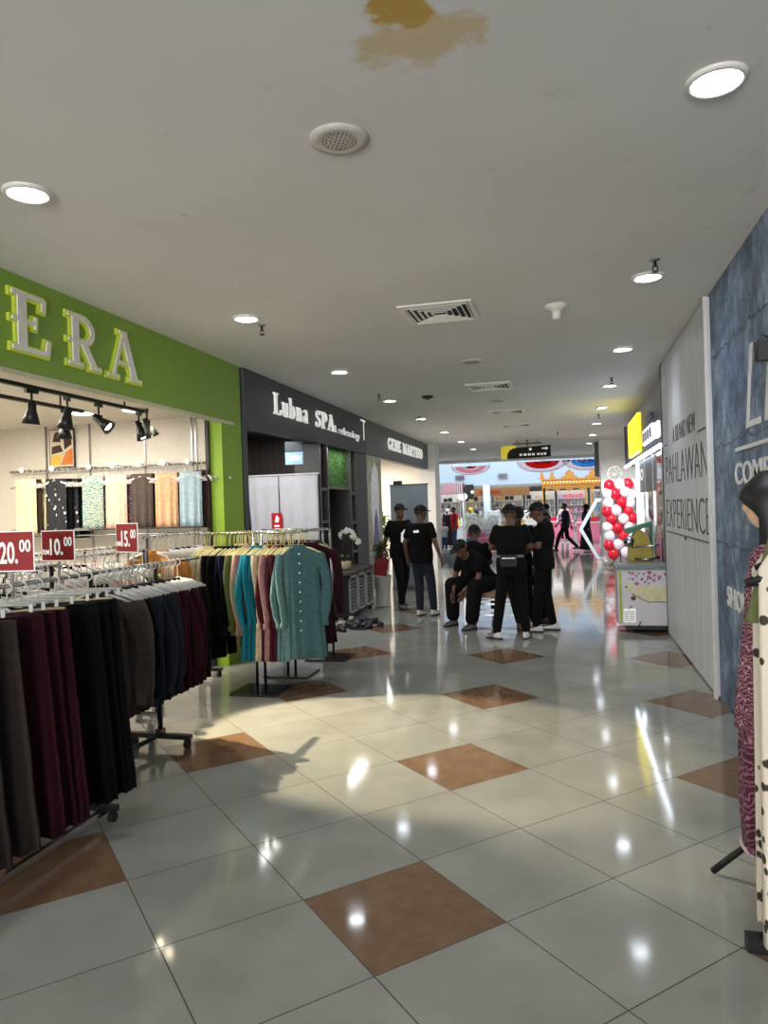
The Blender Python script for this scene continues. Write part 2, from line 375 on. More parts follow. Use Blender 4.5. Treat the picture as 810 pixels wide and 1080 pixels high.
# wall behind and beside the camera, left side
bm = bmesh.new(); bx(bm, XL - .2, .2, 0, XL, 1.2, HC); struct('wall_left', bm, M_white)
M_int = mat('warm_white_wall', (222, 216, 204), .7, var=.02)
bm = bmesh.new(); bx(bm, -7.3, 7.42, 0, XL - .15, 7.58, 2.75); bx(bm, -7.3, .9, 0, -7.15, 7.42, 2.75); bx(bm, -7.3, .9, 0, XL - .2, 1.05, 2.75)
struct('wall_clothes_shop', bm, M_int)
bm = bmesh.new(); bx(bm, -7.3, 1.05, 2.75, XL - .16, 7.58, 2.83); o = struct('ceiling_clothes_shop', bm, M_int)
bm = bmesh.new()
for x in (-6.05, -5.45, -4.72, -4.12, -4.07): bx(bm, x, 7.405, 0, x + .02, 7.425, 2.75)
struct('trim_2', bm, M_steel)
# bulkhead above the shop fronts
def fascia(name, y0, y1, m, z0=2.65, d=.16):
    bm = bmesh.new(); bx(bm, XL - d, y0, z0, XL, y1, HC - .002); o = obj(name, bm, m); return o
f = thing('shop_fascia', 'long green fascia board with raised white letters ERA above the clothes shop', 'sign', (XL, 1.2, 2.65))
part('fascia_board', M_green, f, lambda b: bx(b, -.16, 0, 0, 0, 6.38, .658))
part('bottom_trim', mat('cream_trim', (206, 204, 172), .5), f, lambda b: bx(b, -.05, 0, -.03, .004, 6.2, .004))
M_lg = mat('letter_grey_white', (232, 228, 222), .4, var=.02); M_lo = mat('letter_lime_edge', (172, 186, 60), .4, var=.02, emit=.12)
for ch, y0, y1, zb, zt in (('E', 2.86, 3.28, .135, .545), ('R', 3.42, 3.84, .135, .535), ('A', 3.90, 4.40, .130, .535)):
    back = serif('letter', ch, f, M_lo, (.012, y0, zb), (y1 - y0), zt - zb, '+X', .012, .035)
    serif('letter_face', ch, back, M_lg, (0, 0, 0), (y1 - y0), zt - zb, '-Y', .022)
# the green frame of the clothes shop
bm = bmesh.new(); bx(bm, XL - .16, 7.12, 0, XL - .01, 7.6, 2.66); struct('trim_3', bm, M_lime)
bm = bmesh.new(); bx(bm, XL - .19, 7.08, 0, XL - .15, 7.13, 2.66); struct('trim_4', bm, M_black)
# spa shop front
f = thing('shop_fascia', 'dark grey fascia board with white raised lettering Lubna SPA', 'sign', (XL, 7.64, 2.65))
M_slat = stripes('grey_plank_cladding', (74, 76, 82), (66, 67, 73), 2, 14, .05)
part('fascia_board', M_slat, f, lambda b: bx(b, -.16, 0, 0, .02, 5.16, .658))
serif('letter', 'Lubna', f, M_sign_lit, (.075, .73, .215), 1.26, .27, '+X', .014)
serif('letter', 'SPA', f, M_sign_lit, (.075, 2.28, .215), .88, .25, '+X', .014)
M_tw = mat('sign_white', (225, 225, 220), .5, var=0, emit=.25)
text('small_letters', '& reflexology', f, M_tw, (.025, 3.26, .19), 1.45, .16, '+X', .006, -.008)
def tick(b):
    bx(b, .02, 4.98, .25, .03, 5.02, .62); bx(b, .02, 4.8, .58, .03, 5.12, .61)
part('corner_bracket', M_tw, f, tick)
f = thing('shop_fascia', 'grey fascia board with white lit capitals GENE MARTINO', 'sign', (XL, 12.82, 2.65))
part('fascia_board', M_mgrey, f, lambda b: bx(b, -.16, 0, 0, .0, 6.25, .658))
serif('letter', 'GENE', f, M_sign_lit, (.06, 1.48, .2), 1.2, .25, '+X', .012)
serif('letter', 'MARTINO', f, M_sign_lit, (.06, 2.85, .2), 2.25, .25, '+X', .012)
# spa recess: wood walls, back, side
bm = bmesh.new(); bx(bm, -5.2, 10.55, 0, XL - .1, 10.7, 2.8)
bx(bm, -5.2, 7.6, 0, -5.1, 10.6, 2.8); struct('wall_spa', bm, stripes('dark_wood_slats', (44, 34, 27), (24, 18, 14), 0, 9, .12))
bm = bmesh.new(); bx(bm, -5.2, 7.58, 2.8, XL - .16, 13, 2.88); struct('ceiling_spa', bm, M_wood)
bm = bmesh.new(); bx(bm, XL - .14, 7.64, 0, XL, 7.74, 2.65); bx(bm, XL - .16, 12.2, 0, XL, 12.82, 2.65); struct('trim_5', bm, M_slat)
bm = bmesh.new(); bx(bm, -5.1, 12.7, 0, XL - .16, 12.82, 2.8); bx(bm, -5.2, 10.7, 0, -5.1, 12.82, 2.8); struct('wall_shelf_back', bm, M_dgrey)
# mural poster wall then fashion shop front
bm = bmesh.new(); bx(bm, XL - .2, 12.82, 0, XL - .02, 13.95, 2.66); struct('wall_poster', bm, M_offw)
bm = bmesh.new(); bx(bm, -8.5, 13.95, 0, -8.35, 19.4, 3.0); bx(bm, -8.5, 13.8, 0, XL - .2, 13.95, 3.0); bx(bm, -8.5, 18.95, 0, XL - .25, 19.07, 3.0); struct('wall_fashion_shop', bm, M_int)
bm = bmesh.new(); bx(bm, -8.5, 13.95, 2.95, XL - .16, 19.3, 3.02); struct('ceiling_fashion_shop', bm, M_int)
bm = bmesh.new(); bx(bm, -4.15, 19.075, 0, -3.4, 19.6, HC); bx(bm, -3.82, 18.90, 0, -3.4, 19.075, HC); struct('wall_column_left', bm, M_white)
# right wall
bm = bmesh.new(); bx(bm, XR, -8, 0, XR + .2, 6.44, HC); struct('wall_right', bm, concrete_blue())
M_hoard = grain('pale_grey_hoarding', (196, 200, 204), (216, 219, 222), 4, 4, .3, .45)
bm = bmesh.new(); bx(bm, XR - .02, 6.40, 0.02, XR + .12, 7.9, HC - .02); bx(bm, XR - .02, 7.908, .02, XR + .12, 9.42, HC - .02); struct('wall_hoarding', bm, M_hoard)
bm = bmesh.new(); bx(bm, XR - .02, 9.42, 0, XR + .12, 9.56, HC); struct('trim_6', bm, mat('brown_hoarding_edge', (72, 60, 54), .6))
bm = bmesh.new(); bx(bm, XR - .05, 6.385, .0, XR - .02, 6.42, HC - .02); struct('trim_7', bm, M_white)
# right shop beyond the hoarding
M_sw = mat('shop_pale_wall', (205, 205, 205), .6)
bm = bmesh.new(); bx(bm, 3.6, 9.45, 0, 3.7, 13.6, HC); bx(bm, XR + .13, 9.45, 0, 3.7, 9.56, HC); bx(bm, XR + .6, 13.5, 0, 3.7, 13.62, HC); struct('wall_snack_shop', bm, M_sw)
bm = bmesh.new(); bx(bm, 1.76, 13.62, 0, 1.9, 20.2, HC); bx(bm, 1.30, 9.57, 3.13, 1.8, 15.4, HC); struct('wall_right_far', bm, M_sw)
bm = bmesh.new(); bx(bm, .86, 20.2, 0, 1.75, 21.1, HC); struct('wall_column_right', bm, M_white)
bm = bmesh.new(); bx(bm, .74, 21.0, 2.35, .87, 21.2, HC); struct('trim_8', bm, M_dgrey)
bm = bmesh.new(); bx(bm, 5.9, 9, 0, 6, 46, 8); struct('wall_atrium_right', bm, M_white)
bm = bmesh.new(); bx(bm, -9, 19, 0, -8.9, 46, 8); struct('wall_atrium_left', bm, M_white)
# atrium: far bulkhead, upper walls
bm = bmesh.new(); bx(bm, -9, 35.6, 2.62, 6, 36, 8); bx(bm, -9, 45.8, 0, 6, 46, 3); struct('wall_back', bm, mat('pale_blue_paint', (158, 170, 184), .7, var=.02))
bm = bmesh.new(); bx(bm, -9, 36, 2.62, 6, 46, 2.7); struct('ceiling_store', bm, M_white)
bm = bmesh.new(); bx(bm, -9, 35.56, 2.52, 6, 35.6, 2.64); struct('trim_9', bm, mat('fascia_edge', (120, 118, 112), .5))
bm = bmesh.new(); bx(bm, -9, 26.2, 3.9, 6, 26.5, 8); struct('wall_atrium_front', bm, M_white)

# lettering on the hoarding and the mural
t = thing('wall_lettering', 'thin dark lettering A BRAND NEW PAHLAWAN EXPERIENCE on the pale grey hoarding', 'lettering', (XR - .022, 9.3, 0))
M_ink = mat('dark_ink', (70, 68, 66), .6, var=0)
text('text_line', 'A BRAND NEW', t, M_ink, (0, -.75, 2.27), 1.45, .17, '-X', .002, -.02)
text('text_line', 'PAHLAWAN', t, M_ink, (0, -.10, 1.83), 2.65, .32, '-X', .002, -.022)
text('text_line', 'EXPERIENCE', t, M_ink, (0, -.05, 1.33), 2.76, .32, '-X', .002, -.022)
def rules(b):
    bx(b, -.002, -.25, 2.285, .002, -.02, 2.297); bx(b, -.002, -2.78, 2.235, .002, -2.32, 2.25)
    bx(b, -.002, -2.86, 1.262, .002, 0, 1.275); bx(b, -.003, -1.5, 1.23, .003, -1.4, 1.262)
part('rule', M_ink, t, rules)
t = thing('wall_lettering', 'large white script and capitals Life COMFORT SHOW on the blue concrete wall', 'lettering', (XR - .004, 5.6, 0))
M_wl = mat('white_wall_letter', (222, 220, 216), .6, var=0)
text('text_line', 'Life', t, M_wl, (0, -.36, 2.09), 1.3, .54, '-X', .004, -.02, shear=.25)
text('text_line', 'COMFORT', t, M_wl, (0, .02, 1.73), 1.6, .155, '-X', .004, .008)
text('text_line', 'SHOW', t, M_wl, (0, .40, .82), .75, .155, '-X', .004, .01)
part('rule', M_wl, t, lambda b: bx(b, -.003, -2.2, 1.965, .003, -.02, 1.99))

# ---------------------------------------------------------------- ceiling fittings
M_lamp = mat('lamp_glass_lit', (235, 244, 255), .3, var=0, emit=16)
def downlight():
    t = thing('downlight', 'x', 'ceiling light', (0, 0, HC))
    part('trim_ring', M_offw, t, lambda b: loft(b, [[(r * math.cos(q * PI / 14), r * math.sin(q * PI / 14), z) for q in range(28)] for r, z in ((.118, -.001), (.118, -.010), (.100, -.022), (.092, -.008), (.092, -.001))], False))
    part('reflector', mat('reflector_metal', (190, 190, 195), .2, .9, var=0), t, lambda b: loft(b, [[(r * math.cos(q * PI / 14), r * math.sin(q * PI / 14), z) for q in range(28)] for r, z in ((.092, -.004), (.088, -.0035))], False))
    part('lamp', M_lamp, t, lambda b: lathe(b, [(.02, -.014), (.06, -.013), (.088, -.004)], 24))
    d = bpy.data.lights.new('lamp_beam', 'SPOT'); d.energy = 19; d.spot_size = math.radians(118); d.spot_blend = .8; d.shadow_soft_size = .05; d.specular_factor = .5; d.color = (.86, .93, 1)
    l = bpy.data.objects.new('lamp_beam', d); C.objects.link(l); l.parent = t; l.location = (0, 0, -.03)
    return t
ordn = ['first', 'second', 'third', 'fourth', 'fifth', 'sixth', 'seventh', 'eighth', 'ninth', 'tenth', 'eleventh', 'twelfth', 'thirteenth', 'fourteenth', 'fifteenth', 'sixteenth', 'seventeenth', 'eighteenth', 'nineteenth', 'twentieth', 'twenty-first', 'twenty-second', 'twenty-third', 'twenty-fourth']
D0 = downlight(); first = True
for side, X in (('right', .62), ('left', -2.62)):
    for i, y in enumerate((3.14, 5.72, 8.32, 10.85, 13.3, 15.9, 18.5, 21.1)):
        lb = f'round recessed downlight, {ordn[i]} from the front in the {side}-hand row'
        o = D0 if first else dup(D0)
        o.location = (X, y, HC); o['label'] = lb; o['group'] = 'round ceiling downlights'; first = False
M_slot = mat('vent_dark', (40, 40, 42), .7)
def vent(n):
    t = thing('air_vent', 'x', 'air vent', (0, 0, HC), group='square slatted ceiling air vents')
    part('vent_frame', M_offw, t, lambda b: [bx(b, -.31, -.31, -.015, .31, -.27, 0), bx(b, -.31, .27, -.015, .31, .31, 0), bx(b, -.31, -.27, -.015, -.27, .27, 0), bx(b, .27, -.27, -.015, .31, .27, 0)])
    part('backing', M_slot, t, lambda b: bx(b, -.27, -.27, -.003, .27, .27, 0))
    def slats(b):
        for r in (.06, .11, .16, .21, .255):
            for s in (-1, 1):
                q = .018
                bx(b, -r, s * r - .004, -.022, r, s * r + .004, -.002, rot=Matrix.Rotation(s * .6, 3, 'X'))
                bx(b, s * r - .004, -r, -.022, s * r + .004, r, -.002, rot=Matrix.Rotation(-s * .6, 3, 'Y'))
    part('louvre', M_offw, t, slats)
    return t
V0 = vent(0)
for i, y in enumerate((6.15, 10.2, 13.1, 15.4, 19.6)):
    o = V0 if i == 0 else dup(V0)
    o.location = (-1.02, y, HC); o['label'] = f'square slatted white air vent, {ordn[i]} along the middle of the ceiling'
def speaker_grille(loc, lb):
    t = thing('ceiling_speaker', lb, 'ceiling speaker', loc)
    part('rim', mat('grille_paint', (196, 192, 184), .6), t, lambda b: lathe(b, [(.135, 0), (.132, -.012), (.10, -.018), (.085, -.014)], 28))
    def holes(b):
        for r, n in ((.0, 1), (.02, 6), (.04, 12), (.06, 18), (.075, 24)):
            for k in range(n): lathe(b, [(.0055, -.0135), (.0055, -.0155)], 6, (r * math.cos(k * 2 * PI / n), r * math.sin(k * 2 * PI / n), 0))
    part('grille', mat('speaker_holes', (120, 110, 100), .8), t, holes)
speaker_grille((-.95, 3.12, HC), 'round white perforated ceiling speaker nearest the yellow stain')
speaker_grille((-1.04, 8.35, HC), 'round white ceiling speaker between the two nearest air vents')
speaker_grille((-1.05, 11.6, HC), 'small round ceiling speaker behind the second air vent')
t = thing('ceiling_horn', 'white trumpet-shaped fitting pointing down from the ceiling right of the air vent', 'ceiling fitting', (-.05, 6.29, HC))
part('plate', M_offw, t, lambda b: lathe(b, [(.10, 0), (.098, -.02), (.06, -.035), (.045, -.055)], 24))
part('nozzle', M_offw, t, lambda b: lathe(b, [(.045, -.05), (.035, -.09), (.03, -.12)], 16))
def sprinkler():
    t = thing('sprinkler_head', 'x', 'sprinkler', (0, 0, HC), group='small dark ceiling sprinklers')
    part('escutcheon', M_steel, t, lambda b: lathe(b, [(.035, 0), (.03, -.008), (.014, -.012)], 14))
    part('nozzle', M_black, t, lambda b: (lathe(b, [(.012, -.01), (.012, -.05)], 8), tube(b, [(-.014, 0, -.045), (-.016, 0, -.07), (0, 0, -.085)], .004, 6), tube(b, [(.014, 0, -.045), (.016, 0, -.07), (0, 0, -.085)], .004, 6), lathe(b, [(.022, -.083), (.022, -.088)], 10)))
    return t
S0 = sprinkler()
for i, (x, y, lb) in enumerate(((.63, 5.35, 'small sprinkler head beside the second right-hand downlight'), (.61, 10.2, 'small sprinkler head before the fourth right-hand downlight'), (-2.62, 10.2, 'small sprinkler head before the fourth left-hand downlight'), (-2.6, 6.0, 'small sprinkler head beside the second left-hand downlight'), (-2.6, 13.0, 'small sprinkler head before the fifth left-hand downlight'), (.6, 14.3, 'small sprinkler head behind the fifth right-hand downlight'), (-.2, 17.3, 'small sprinkler head near the hanging black sign'))):
    o = S0 if i == 0 else dup(S0)
    o.location = (x, y, HC); o['label'] = lb
t = thing('smoke_detector', 'small dark round smoke detector in the ceiling between the left downlights and the vents', 'smoke detector', (-2.0, 10.7, HC))
part('base', M_slot, t, lambda b: lathe(b, [(.09, 0), (.088, -.02), (.05, -.035), (.03, -.05)], 20))
# hanging direction sign
t = thing('hanging_sign', 'black and yellow direction sign hanging under the ceiling', 'sign', (-1.6, 19, 2.83))
part('sign_panel', mat('sign_black', (9, 10, 9), .8, var=0), t, lambda b: poly(b, [(.1, 0), (.1, .12), (.16, .22), (.26, .27), (.4, .285), (1.2, .32), (1.2, .02)], -.03, .03))
part('yellow_tab', mat('sign_yellow', (214, 196, 20), .4, var=0, emit=.15), t, lambda b: poly(b, [(-.06, 0), (-.06, .3), (.02, .34), (.32, .34), (.34, .29), (.26, .27), (.16, .22), (.1, .12), (.1, 0)], -.028, .028))
for k_, (x_, w_) in enumerate(((.42, .07), (.52, .09), (.63, .08), (.73, .08), (.86, .07), (.95, .06), (1.03, .07))): part('symbol', M_tw, t, lambda b: (bx(b, x_, -.034, .07, x_ + w_ * .8, -.03, .09), bx(b, x_, -.034, .085, x_ + w_ * .3, -.03, .125), bx(b, x_ + w_ * .5, -.034, .085, x_ + w_ * .8, -.03, .125)))
part('arrow', M_tw, t, lambda b: (poly(b, [(.98, .22), (1.08, .22), (1.08, .19), (1.14, .235), (1.08, .28), (1.08, .25), (.98, .25)], -.034, -.03), poly(b, [(.66, .2), (.72, .2), (.72, .26), (.66, .26)], -.034, -.03)))
part('hanger_bar', mat('bronze_bar', (104, 96, 70), .5), t, lambda b: (bx(b, .25, -.03, .36, .98, .03, .40), tube(b, [(.35, 0, .38), (.35, 0, .48)], .012), tube(b, [(.88, 0, .38), (.88, 0, .48)], .012), tube(b, [(.62, 0, .32), (.62, 0, .48)], .025)))

# ---------------------------------------------------------------- garments and hangers
def cloth(name, rgb, **k): return mat(name, rgb, .9, var=.10, scale=30, spec=.15, bump=.15, **k)
_hang = {}
def hanger_mesh(clip=False, col='white'):
    key = (clip, col)
    if key in _hang: return _hang[key]
    m = {'white': mat('hanger_white', (216, 214, 206), .4, var=0), 'cream': mat('hanger_cream', (222, 210, 150), .4, var=0), 'black': M_black}[col]
    bm = bmesh.new()
    tube(bm, [(0, 0, -.14 if not clip else -.095), (0, 0, -.05)] + [(.022 * math.sin(a), 0, -.0215 + .0235 * math.cos(a) - .00) for a in [math.radians(d) for d in range(170, -110, -40)]], .0042, 6)
    if clip:
        tube(bm, [(-.17, 0, -.10), (0, 0, -.092), (.17, 0, -.10)], .007, 6)
        for s in (-1, 1): bx(bm, s * .15 - .008, -.014, -.130, s * .15 + .008, .014, -.095)
    else:
        tube(bm, [(-.2, 0, -.21), (-.1, 0, -.167), (0, 0, -.14), (.1, 0, -.167), (.2, 0, -.21)], [.012, .014, .011, .014, .012], 6)
        tube(bm, [(-.19, 0, -.213), (.19, 0, -.213)], .005, 6)
    _hang[key] = mesh_of(bm, m, 'hanger'); return _hang[key]
def ring(cx, cz, hw, hd, n=28, k=6, amp=0.0, ph=0.0, cy=0.0):
    out = []
    for q in range(n):
        a = q * 2 * PI / n; d = 1 + amp * math.cos(k * a + ph)
        x = hw * math.copysign(abs(math.cos(a)) ** .8, math.cos(a)); y = hd * math.sin(a) * d
        out.append((cx + x, cy + y + amp * .25 * hd * math.sin(9 * a + ph), cz))
    return out
def skirt_bm(L=1.05, w0=.19, w1=.25, d=.022, seed=0, z0=-.10):
    r = random.Random(seed); bm = bmesh.new(); ph = r.random() * 6; rg = []
    for i in range(11):
        t = i / 10; rg.append(ring(r.uniform(-.004, .004) * t, z0 - L * t + (.0), w0 + (w1 - w0) * t, d * (1 + .9 * t), 44, 9, .25 + .7 * t, ph, .01 * t * math.sin(ph)))
    loft(bm, rg); return bm
def shirt_bm(L=.84, w=.175, d=.03, sl=.62, seed=0, flare=1.15, cuff=True, collar=True):
    """hanging long-sleeved top: body, yoke, neckline, two sleeves hanging at the sides"""
    r = random.Random(seed); bm = bmesh.new(); ph = r.random() * 6; rg = []
    for t, z, hw in ((0, -.055, .055), (0, -.072, .09), (.02, -.10, .165), (.05, -.135, .205)):
        rg.append(ring(0, z, hw, d * .8, 36, 7, .05, ph))
    for i in range(1, 11):
        t = i / 10; hw = w * (.90 + (flare - .90) * t)
        rg.append(ring(0, -.135 - (L - .135) * t, hw, d * (1 + .7 * t), 36, 8, .10 + .45 * t, ph))
    loft(bm, rg[::-1])
    for s in (-1, 1):
        sg = []
        for i in range(9):
            t = i / 8
            cx = s * (.183 + (.062 + .02 * math.sin(ph * 3)) * math.sin(min(1, t * 1.7) * PI / 2) + .014 * math.sin(t * 5 + ph)); cz = -.115 - sl * t
            wd = .050 - .014 * t + (.010 if .55 < t < .9 else 0); wd = .028 if (cuff and i == 8) else wd
            sg.append(ring(cx, cz, wd, .022 - .004 * t, 14, 3, .25, ph + i, (-.01 - .03 * t + .012 * math.sin(t * 4 + ph)) * 1))
        if cuff:
            cz = -.115 - sl; cx = s * (.245 + .02 * math.sin(ph * 3) + .014 * math.sin(5 + ph))
            sg.append(ring(cx, cz - .002, .034, .019, 14, cy=-.040)); sg.append(ring(cx, cz - .05, .035, .019, 14, cy=-.040))
        loft(bm, sg)
    if collar: loft(bm, [ring(0, -.062, .062, .024, 20), ring(0, -.042, .056, .022, 20)])
    return bm
def shirt_piece(me, root_mats=None): return me
_gm = {}
def garment_mesh(kind, m, var=0):
    key = (kind, m.name, var)
    if key in _gm: return _gm[key]
    k2 = (kind, var)
    if k2 not in _gm:
        bm = {'skirt': lambda: skirt_bm(1.02, .20, .27, seed=var), 'trousers': lambda: skirt_bm(1.0, .12, .13, .035, seed=var),
              'shirt': lambda: shirt_bm(seed=var), 'tunic': lambda: shirt_bm(1.06, .18, .032, .60, seed=var, flare=1.25), 'blouse': lambda: shirt_bm(.6, .21, .03, .32, seed=var, cuff=False),
              'scarf': lambda: skirt_bm(.62, .15, .15, .012, seed=var, z0=-.07)}[kind]()
        _gm[k2] = mesh_of(bm, M_white, kind)
    me = _gm[k2].copy(); me.materials.clear(); me.materials.append(m); _gm[key] = me; return me
COL = {}
def cm(cname, rgb): COL[cname] = cloth(cname.replace(' ', '_') + '_cloth', rgb); return COL[cname]
for n_, c_ in {'black': (7, 7, 8), 'maroon': (46, 13, 21), 'taupe': (54, 46, 41), 'dark taupe': (36, 31, 29), 'beige': (196, 176, 144), 'cream': (214, 196, 156), 'slate grey': (32, 38, 46), 'greyish brown': (66, 58, 54), 'dark navy': (14, 17, 32), 'navy': (20, 23, 52), 'teal': (26, 112, 130), 'bright teal': (36, 134, 152), 'wine': (70, 24, 34), 'dusty pink': (176, 130, 130), 'grey green': (62, 92, 96), 'pale grey green': (92, 126, 126), 'olive': (98, 108, 62), 'peach': (224, 180, 158), 'tan': (206, 164, 128), 'light blue': (160, 180, 192), 'dark brown': (54, 40, 36), 'orange tan': (190, 128, 66), 'pink': (228, 180, 170), 'white': (222, 220, 214), 'grey brown': (80, 70, 64), 'light grey': (170, 172, 174), 'plum': (56, 26, 36)}.items(): cm(n_, c_)
COL['navy and white checked'] = checks('navy_white_check', (26, 30, 48), (214, 214, 214))
COL['black and white patterned'] = spots('black_white_pattern', (20, 22, 28), (210, 210, 208), 16, .2)
COL['teal patterned'] = batik('teal_paisley', (74, 128, 132), (214, 206, 170), (190, 150, 120), 26)
COL['purple patterned'] = batik('purple_paisley', (54, 38, 72), (190, 150, 150), (220, 200, 190), 30)
COL['yellow cream'] = cloth('yellow_cream_cloth', (222, 214, 164))
COL['grey speckled'] = spots('grey_speckle', (54, 50, 56), (150, 146, 150), 60, .3)
NOUN = {'skirt': 'skirt', 'trousers': 'pair of trousers', 'shirt': 'long-sleeved shirt', 'tunic': 'long tunic', 'blouse': 'blouse', 'scarf': 'folded scarf'}
NAME = {'skirt': 'skirt', 'trousers': 'trousers', 'shirt': 'shirt', 'tunic': 'tunic', 'blouse': 'blouse', 'scarf': 'folded_scarf'}
_first = {}
def hang(kind, col, x, y, z, rz, label, group, hcol='white', hgroup=None, hlabel=None, var=0, hanger=True):
    me = garment_mesh(kind, COL[col], var % 4)
    o = link(NAME[kind], me, None, (x, y, z - (.045 if kind in ('skirt', 'trousers', 'scarf') else .088)), rz); tag(o, label, NOUN[kind].split(' ')[-1] if kind != 'trousers' else 'trousers', group)
    if hanger:
        h = link('clothes_hanger', hanger_mesh(kind in ('skirt', 'trousers'), hcol), None, (x, y, z), rz)
        g_ = group.split(' on ', 1)[-1]; tag(h, f'{hcol} plastic {"clip " if kind in ("skirt", "trousers") else ""}hanger in use on {g_}', 'hanger', f'{hcol} {"clip " if kind in ("skirt", "trousers") else ""}hangers in use on {g_}')
    return o
def empties(pts, rz, hcol, label, group):
    for x, y, z in pts:
        h = link('clothes_hanger', hanger_mesh(False, hcol), None, (x, y, z), rz + R.uniform(-.12, .12)); tag(h, label, 'hanger', group)

# --- rack A: long skirts at the front left, on a rail along the corridor
def h_rack(name, label, x, y0, y1, z, foot=.45, zf=.035, mat_=M_black, casters=True, two=False):
    t = thing(name, label, 'clothes rack', (x, (y0 + y1) / 2, 0)); h = (y1 - y0) / 2
    part('rail', M_chrome, t, lambda b: tube(b, [(0, -h, z), (0, h, z)], .0125, 10))
    for s in (-1, 1):
        yy = s * (h - .06)
        part('upright', mat_, t, lambda b: tube(b, [(0, yy, .06), (0, yy, z)], .014, 8))
        part('foot', mat_, t, lambda b: bx(b, -foot / 2, yy - .02, zf + .025, foot / 2, yy + .02, zf + .055))
        if casters:
            for q in (-1, 1):
                part('caster', M_rubber, t, lambda b: (bx(b, q * (foot / 2 - .03) - .006, yy - .012, .035, q * (foot / 2 - .03) + .006, yy + .012, .07), loft(b, [[(q * (foot / 2 - .03) + dx, yy + .028 * math.cos(a * PI / 6), .028 + .028 * math.sin(a * PI / 6)) for a in range(12)] for dx in (-.014, .014)])))
    return t
h_rack('clothes_rack', 'black metal clothes rack of long dark skirts at the front left', -2.52, 1.9, 3.46, 1.34, .24)
skl = [(2.0, 'black', 'skirt'), (2.12, 'dark taupe', 'skirt'), (2.24, 'taupe', 'skirt'), (2.38, 'taupe', 'skirt'), (2.47, 'greyish brown', 'trousers'), (2.55, 'taupe', 'skirt'), (2.72, 'maroon', 'skirt'), (2.80, 'maroon', 'skirt'), (2.89, 'maroon', 'skirt'), (3.00, 'beige', 'trousers'), (3.12, 'black', 'skirt'), (3.20, 'black', 'skirt'), (3.28, 'black', 'skirt'), (3.38, 'cream', 'trousers')]
for i, (y, c, k) in enumerate(skl):
    o = hang(k, c, -2.52, y, 1.35, .62, f'long {c} {NOUN[k]}, {ordn[i]} from the near end of the front rack', 'long skirts and trousers on the front rack', var=i)
    if y == 3.28:
        tg = bmesh.new(); bx(tg, .05, -.062, -.42, .09, -.058, -.27); tgo = obj('size_sticker', tg, mat('sticker_white', (216, 214, 212), .5, var=0), o); tgo['label'] = 'white rectangular size sticker with red marks'
        part('red_mark', M_red, tgo, lambda b: [bx(b, .060, -.0645, -.40 + k_ * .03, .080, -.062, -.385 + k_ * .03) for k_ in range(4)])
part('base_rail', M_chrome, bpy.data.objects['clothes_rack'], lambda b: (bx(b, .03, -.74, .045, .06, .74, .075)))
t_sale = None
# second rail parallel to it, further in
h_rack('clothes_rack', 'black metal clothes rack behind the long skirts, nearest the price sign 20.00', -3.0, 2.45, 3.75, 1.36, .24)
cyc = ['black', 'dark taupe', 'white', 'black', 'grey brown', 'dark navy', 'light grey', 'black']
for i in range(12):
    c = cyc[i % 8]; hang('blouse', c, -3.0, 2.55 + i * .095, 1.37, .15 + R.uniform(-.1, .1), f'{c} blouse, {ordn[i]} along the rack behind the long skirts', 'dark blouses on the rack behind the long skirts', 'white' if i % 4 else 'black', var=i)
empties([(-3.0, 2.58 + i * .062, 1.37) for i in range(18)], .15, 'white', 'bare white plastic hanger between the blouses behind the long skirts', 'bare hangers behind the skirts')
# rack B with long-sleeved tops, T foot on casters
t = thing('clothes_rack', 'black T-footed clothes rack on casters holding slate and maroon tops', 'clothes rack', (-2.86, 4.58, 0))
part('rail', M_chrome, t, lambda b: tube(b, [(0, -.62, 1.30), (0, .62, 1.30)], .0125, 10)); part('centre_post', M_black, t, lambda b: (tube(b, [(0, 0, .08), (0, 0, 1.30)], .018, 10), bx(b, -.025, -.025, .09, .025, .025, .13)))
part('foot', M_black, t, lambda b: bx(b, -.24, -.022, .062, .24, .022, .095)); part('foot', M_black, t, lambda b: (tube(b, [(0, 0, .085), (-.05, -.40, .075), (-.06, -.45, .075)], .018, 8)))
for cx_, cy_ in ((-.21, 0), (.21, 0), (-.06, -.42)): part('caster', M_rubber, t, lambda b: (bx(b, cx_ - .008, cy_ - .014, .035, cx_ + .008, cy_ + .014, .068), loft(b, [[(cx_ + dx, cy_ + .03 * math.cos(a * PI / 6), .03 + .03 * math.sin(a * PI / 6)) for a in range(12)] for dx in (-.016, .016)])))
bl = [(3.98, 'greyish brown'), (4.06, 'grey brown'), (4.15, 'black'), (4.25, 'slate grey'), (4.33, 'slate grey'), (4.42, 'slate grey'), (4.50, 'plum'), (4.58, 'maroon'), (4.66, 'maroon'), (4.74, 'maroon'), (4.81, 'black'), (4.87, 'black')]
for i, (y, c) in enumerate(bl):
    hang('shirt', c, -2.86, y - .07, 1.31, .50 + R.uniform(-.14, .14), f'{c} long-sleeved shirt, {ordn[i]} from the near end of the caster rack', 'long-sleeved shirts on the rack with casters', var=i)
empties([(-2.86, 4.0 + i * .055, 1.31) for i in range(17)], .4, 'white', 'bare white plastic hanger above the slate and maroon shirts', 'bare hangers on the rack with casters')
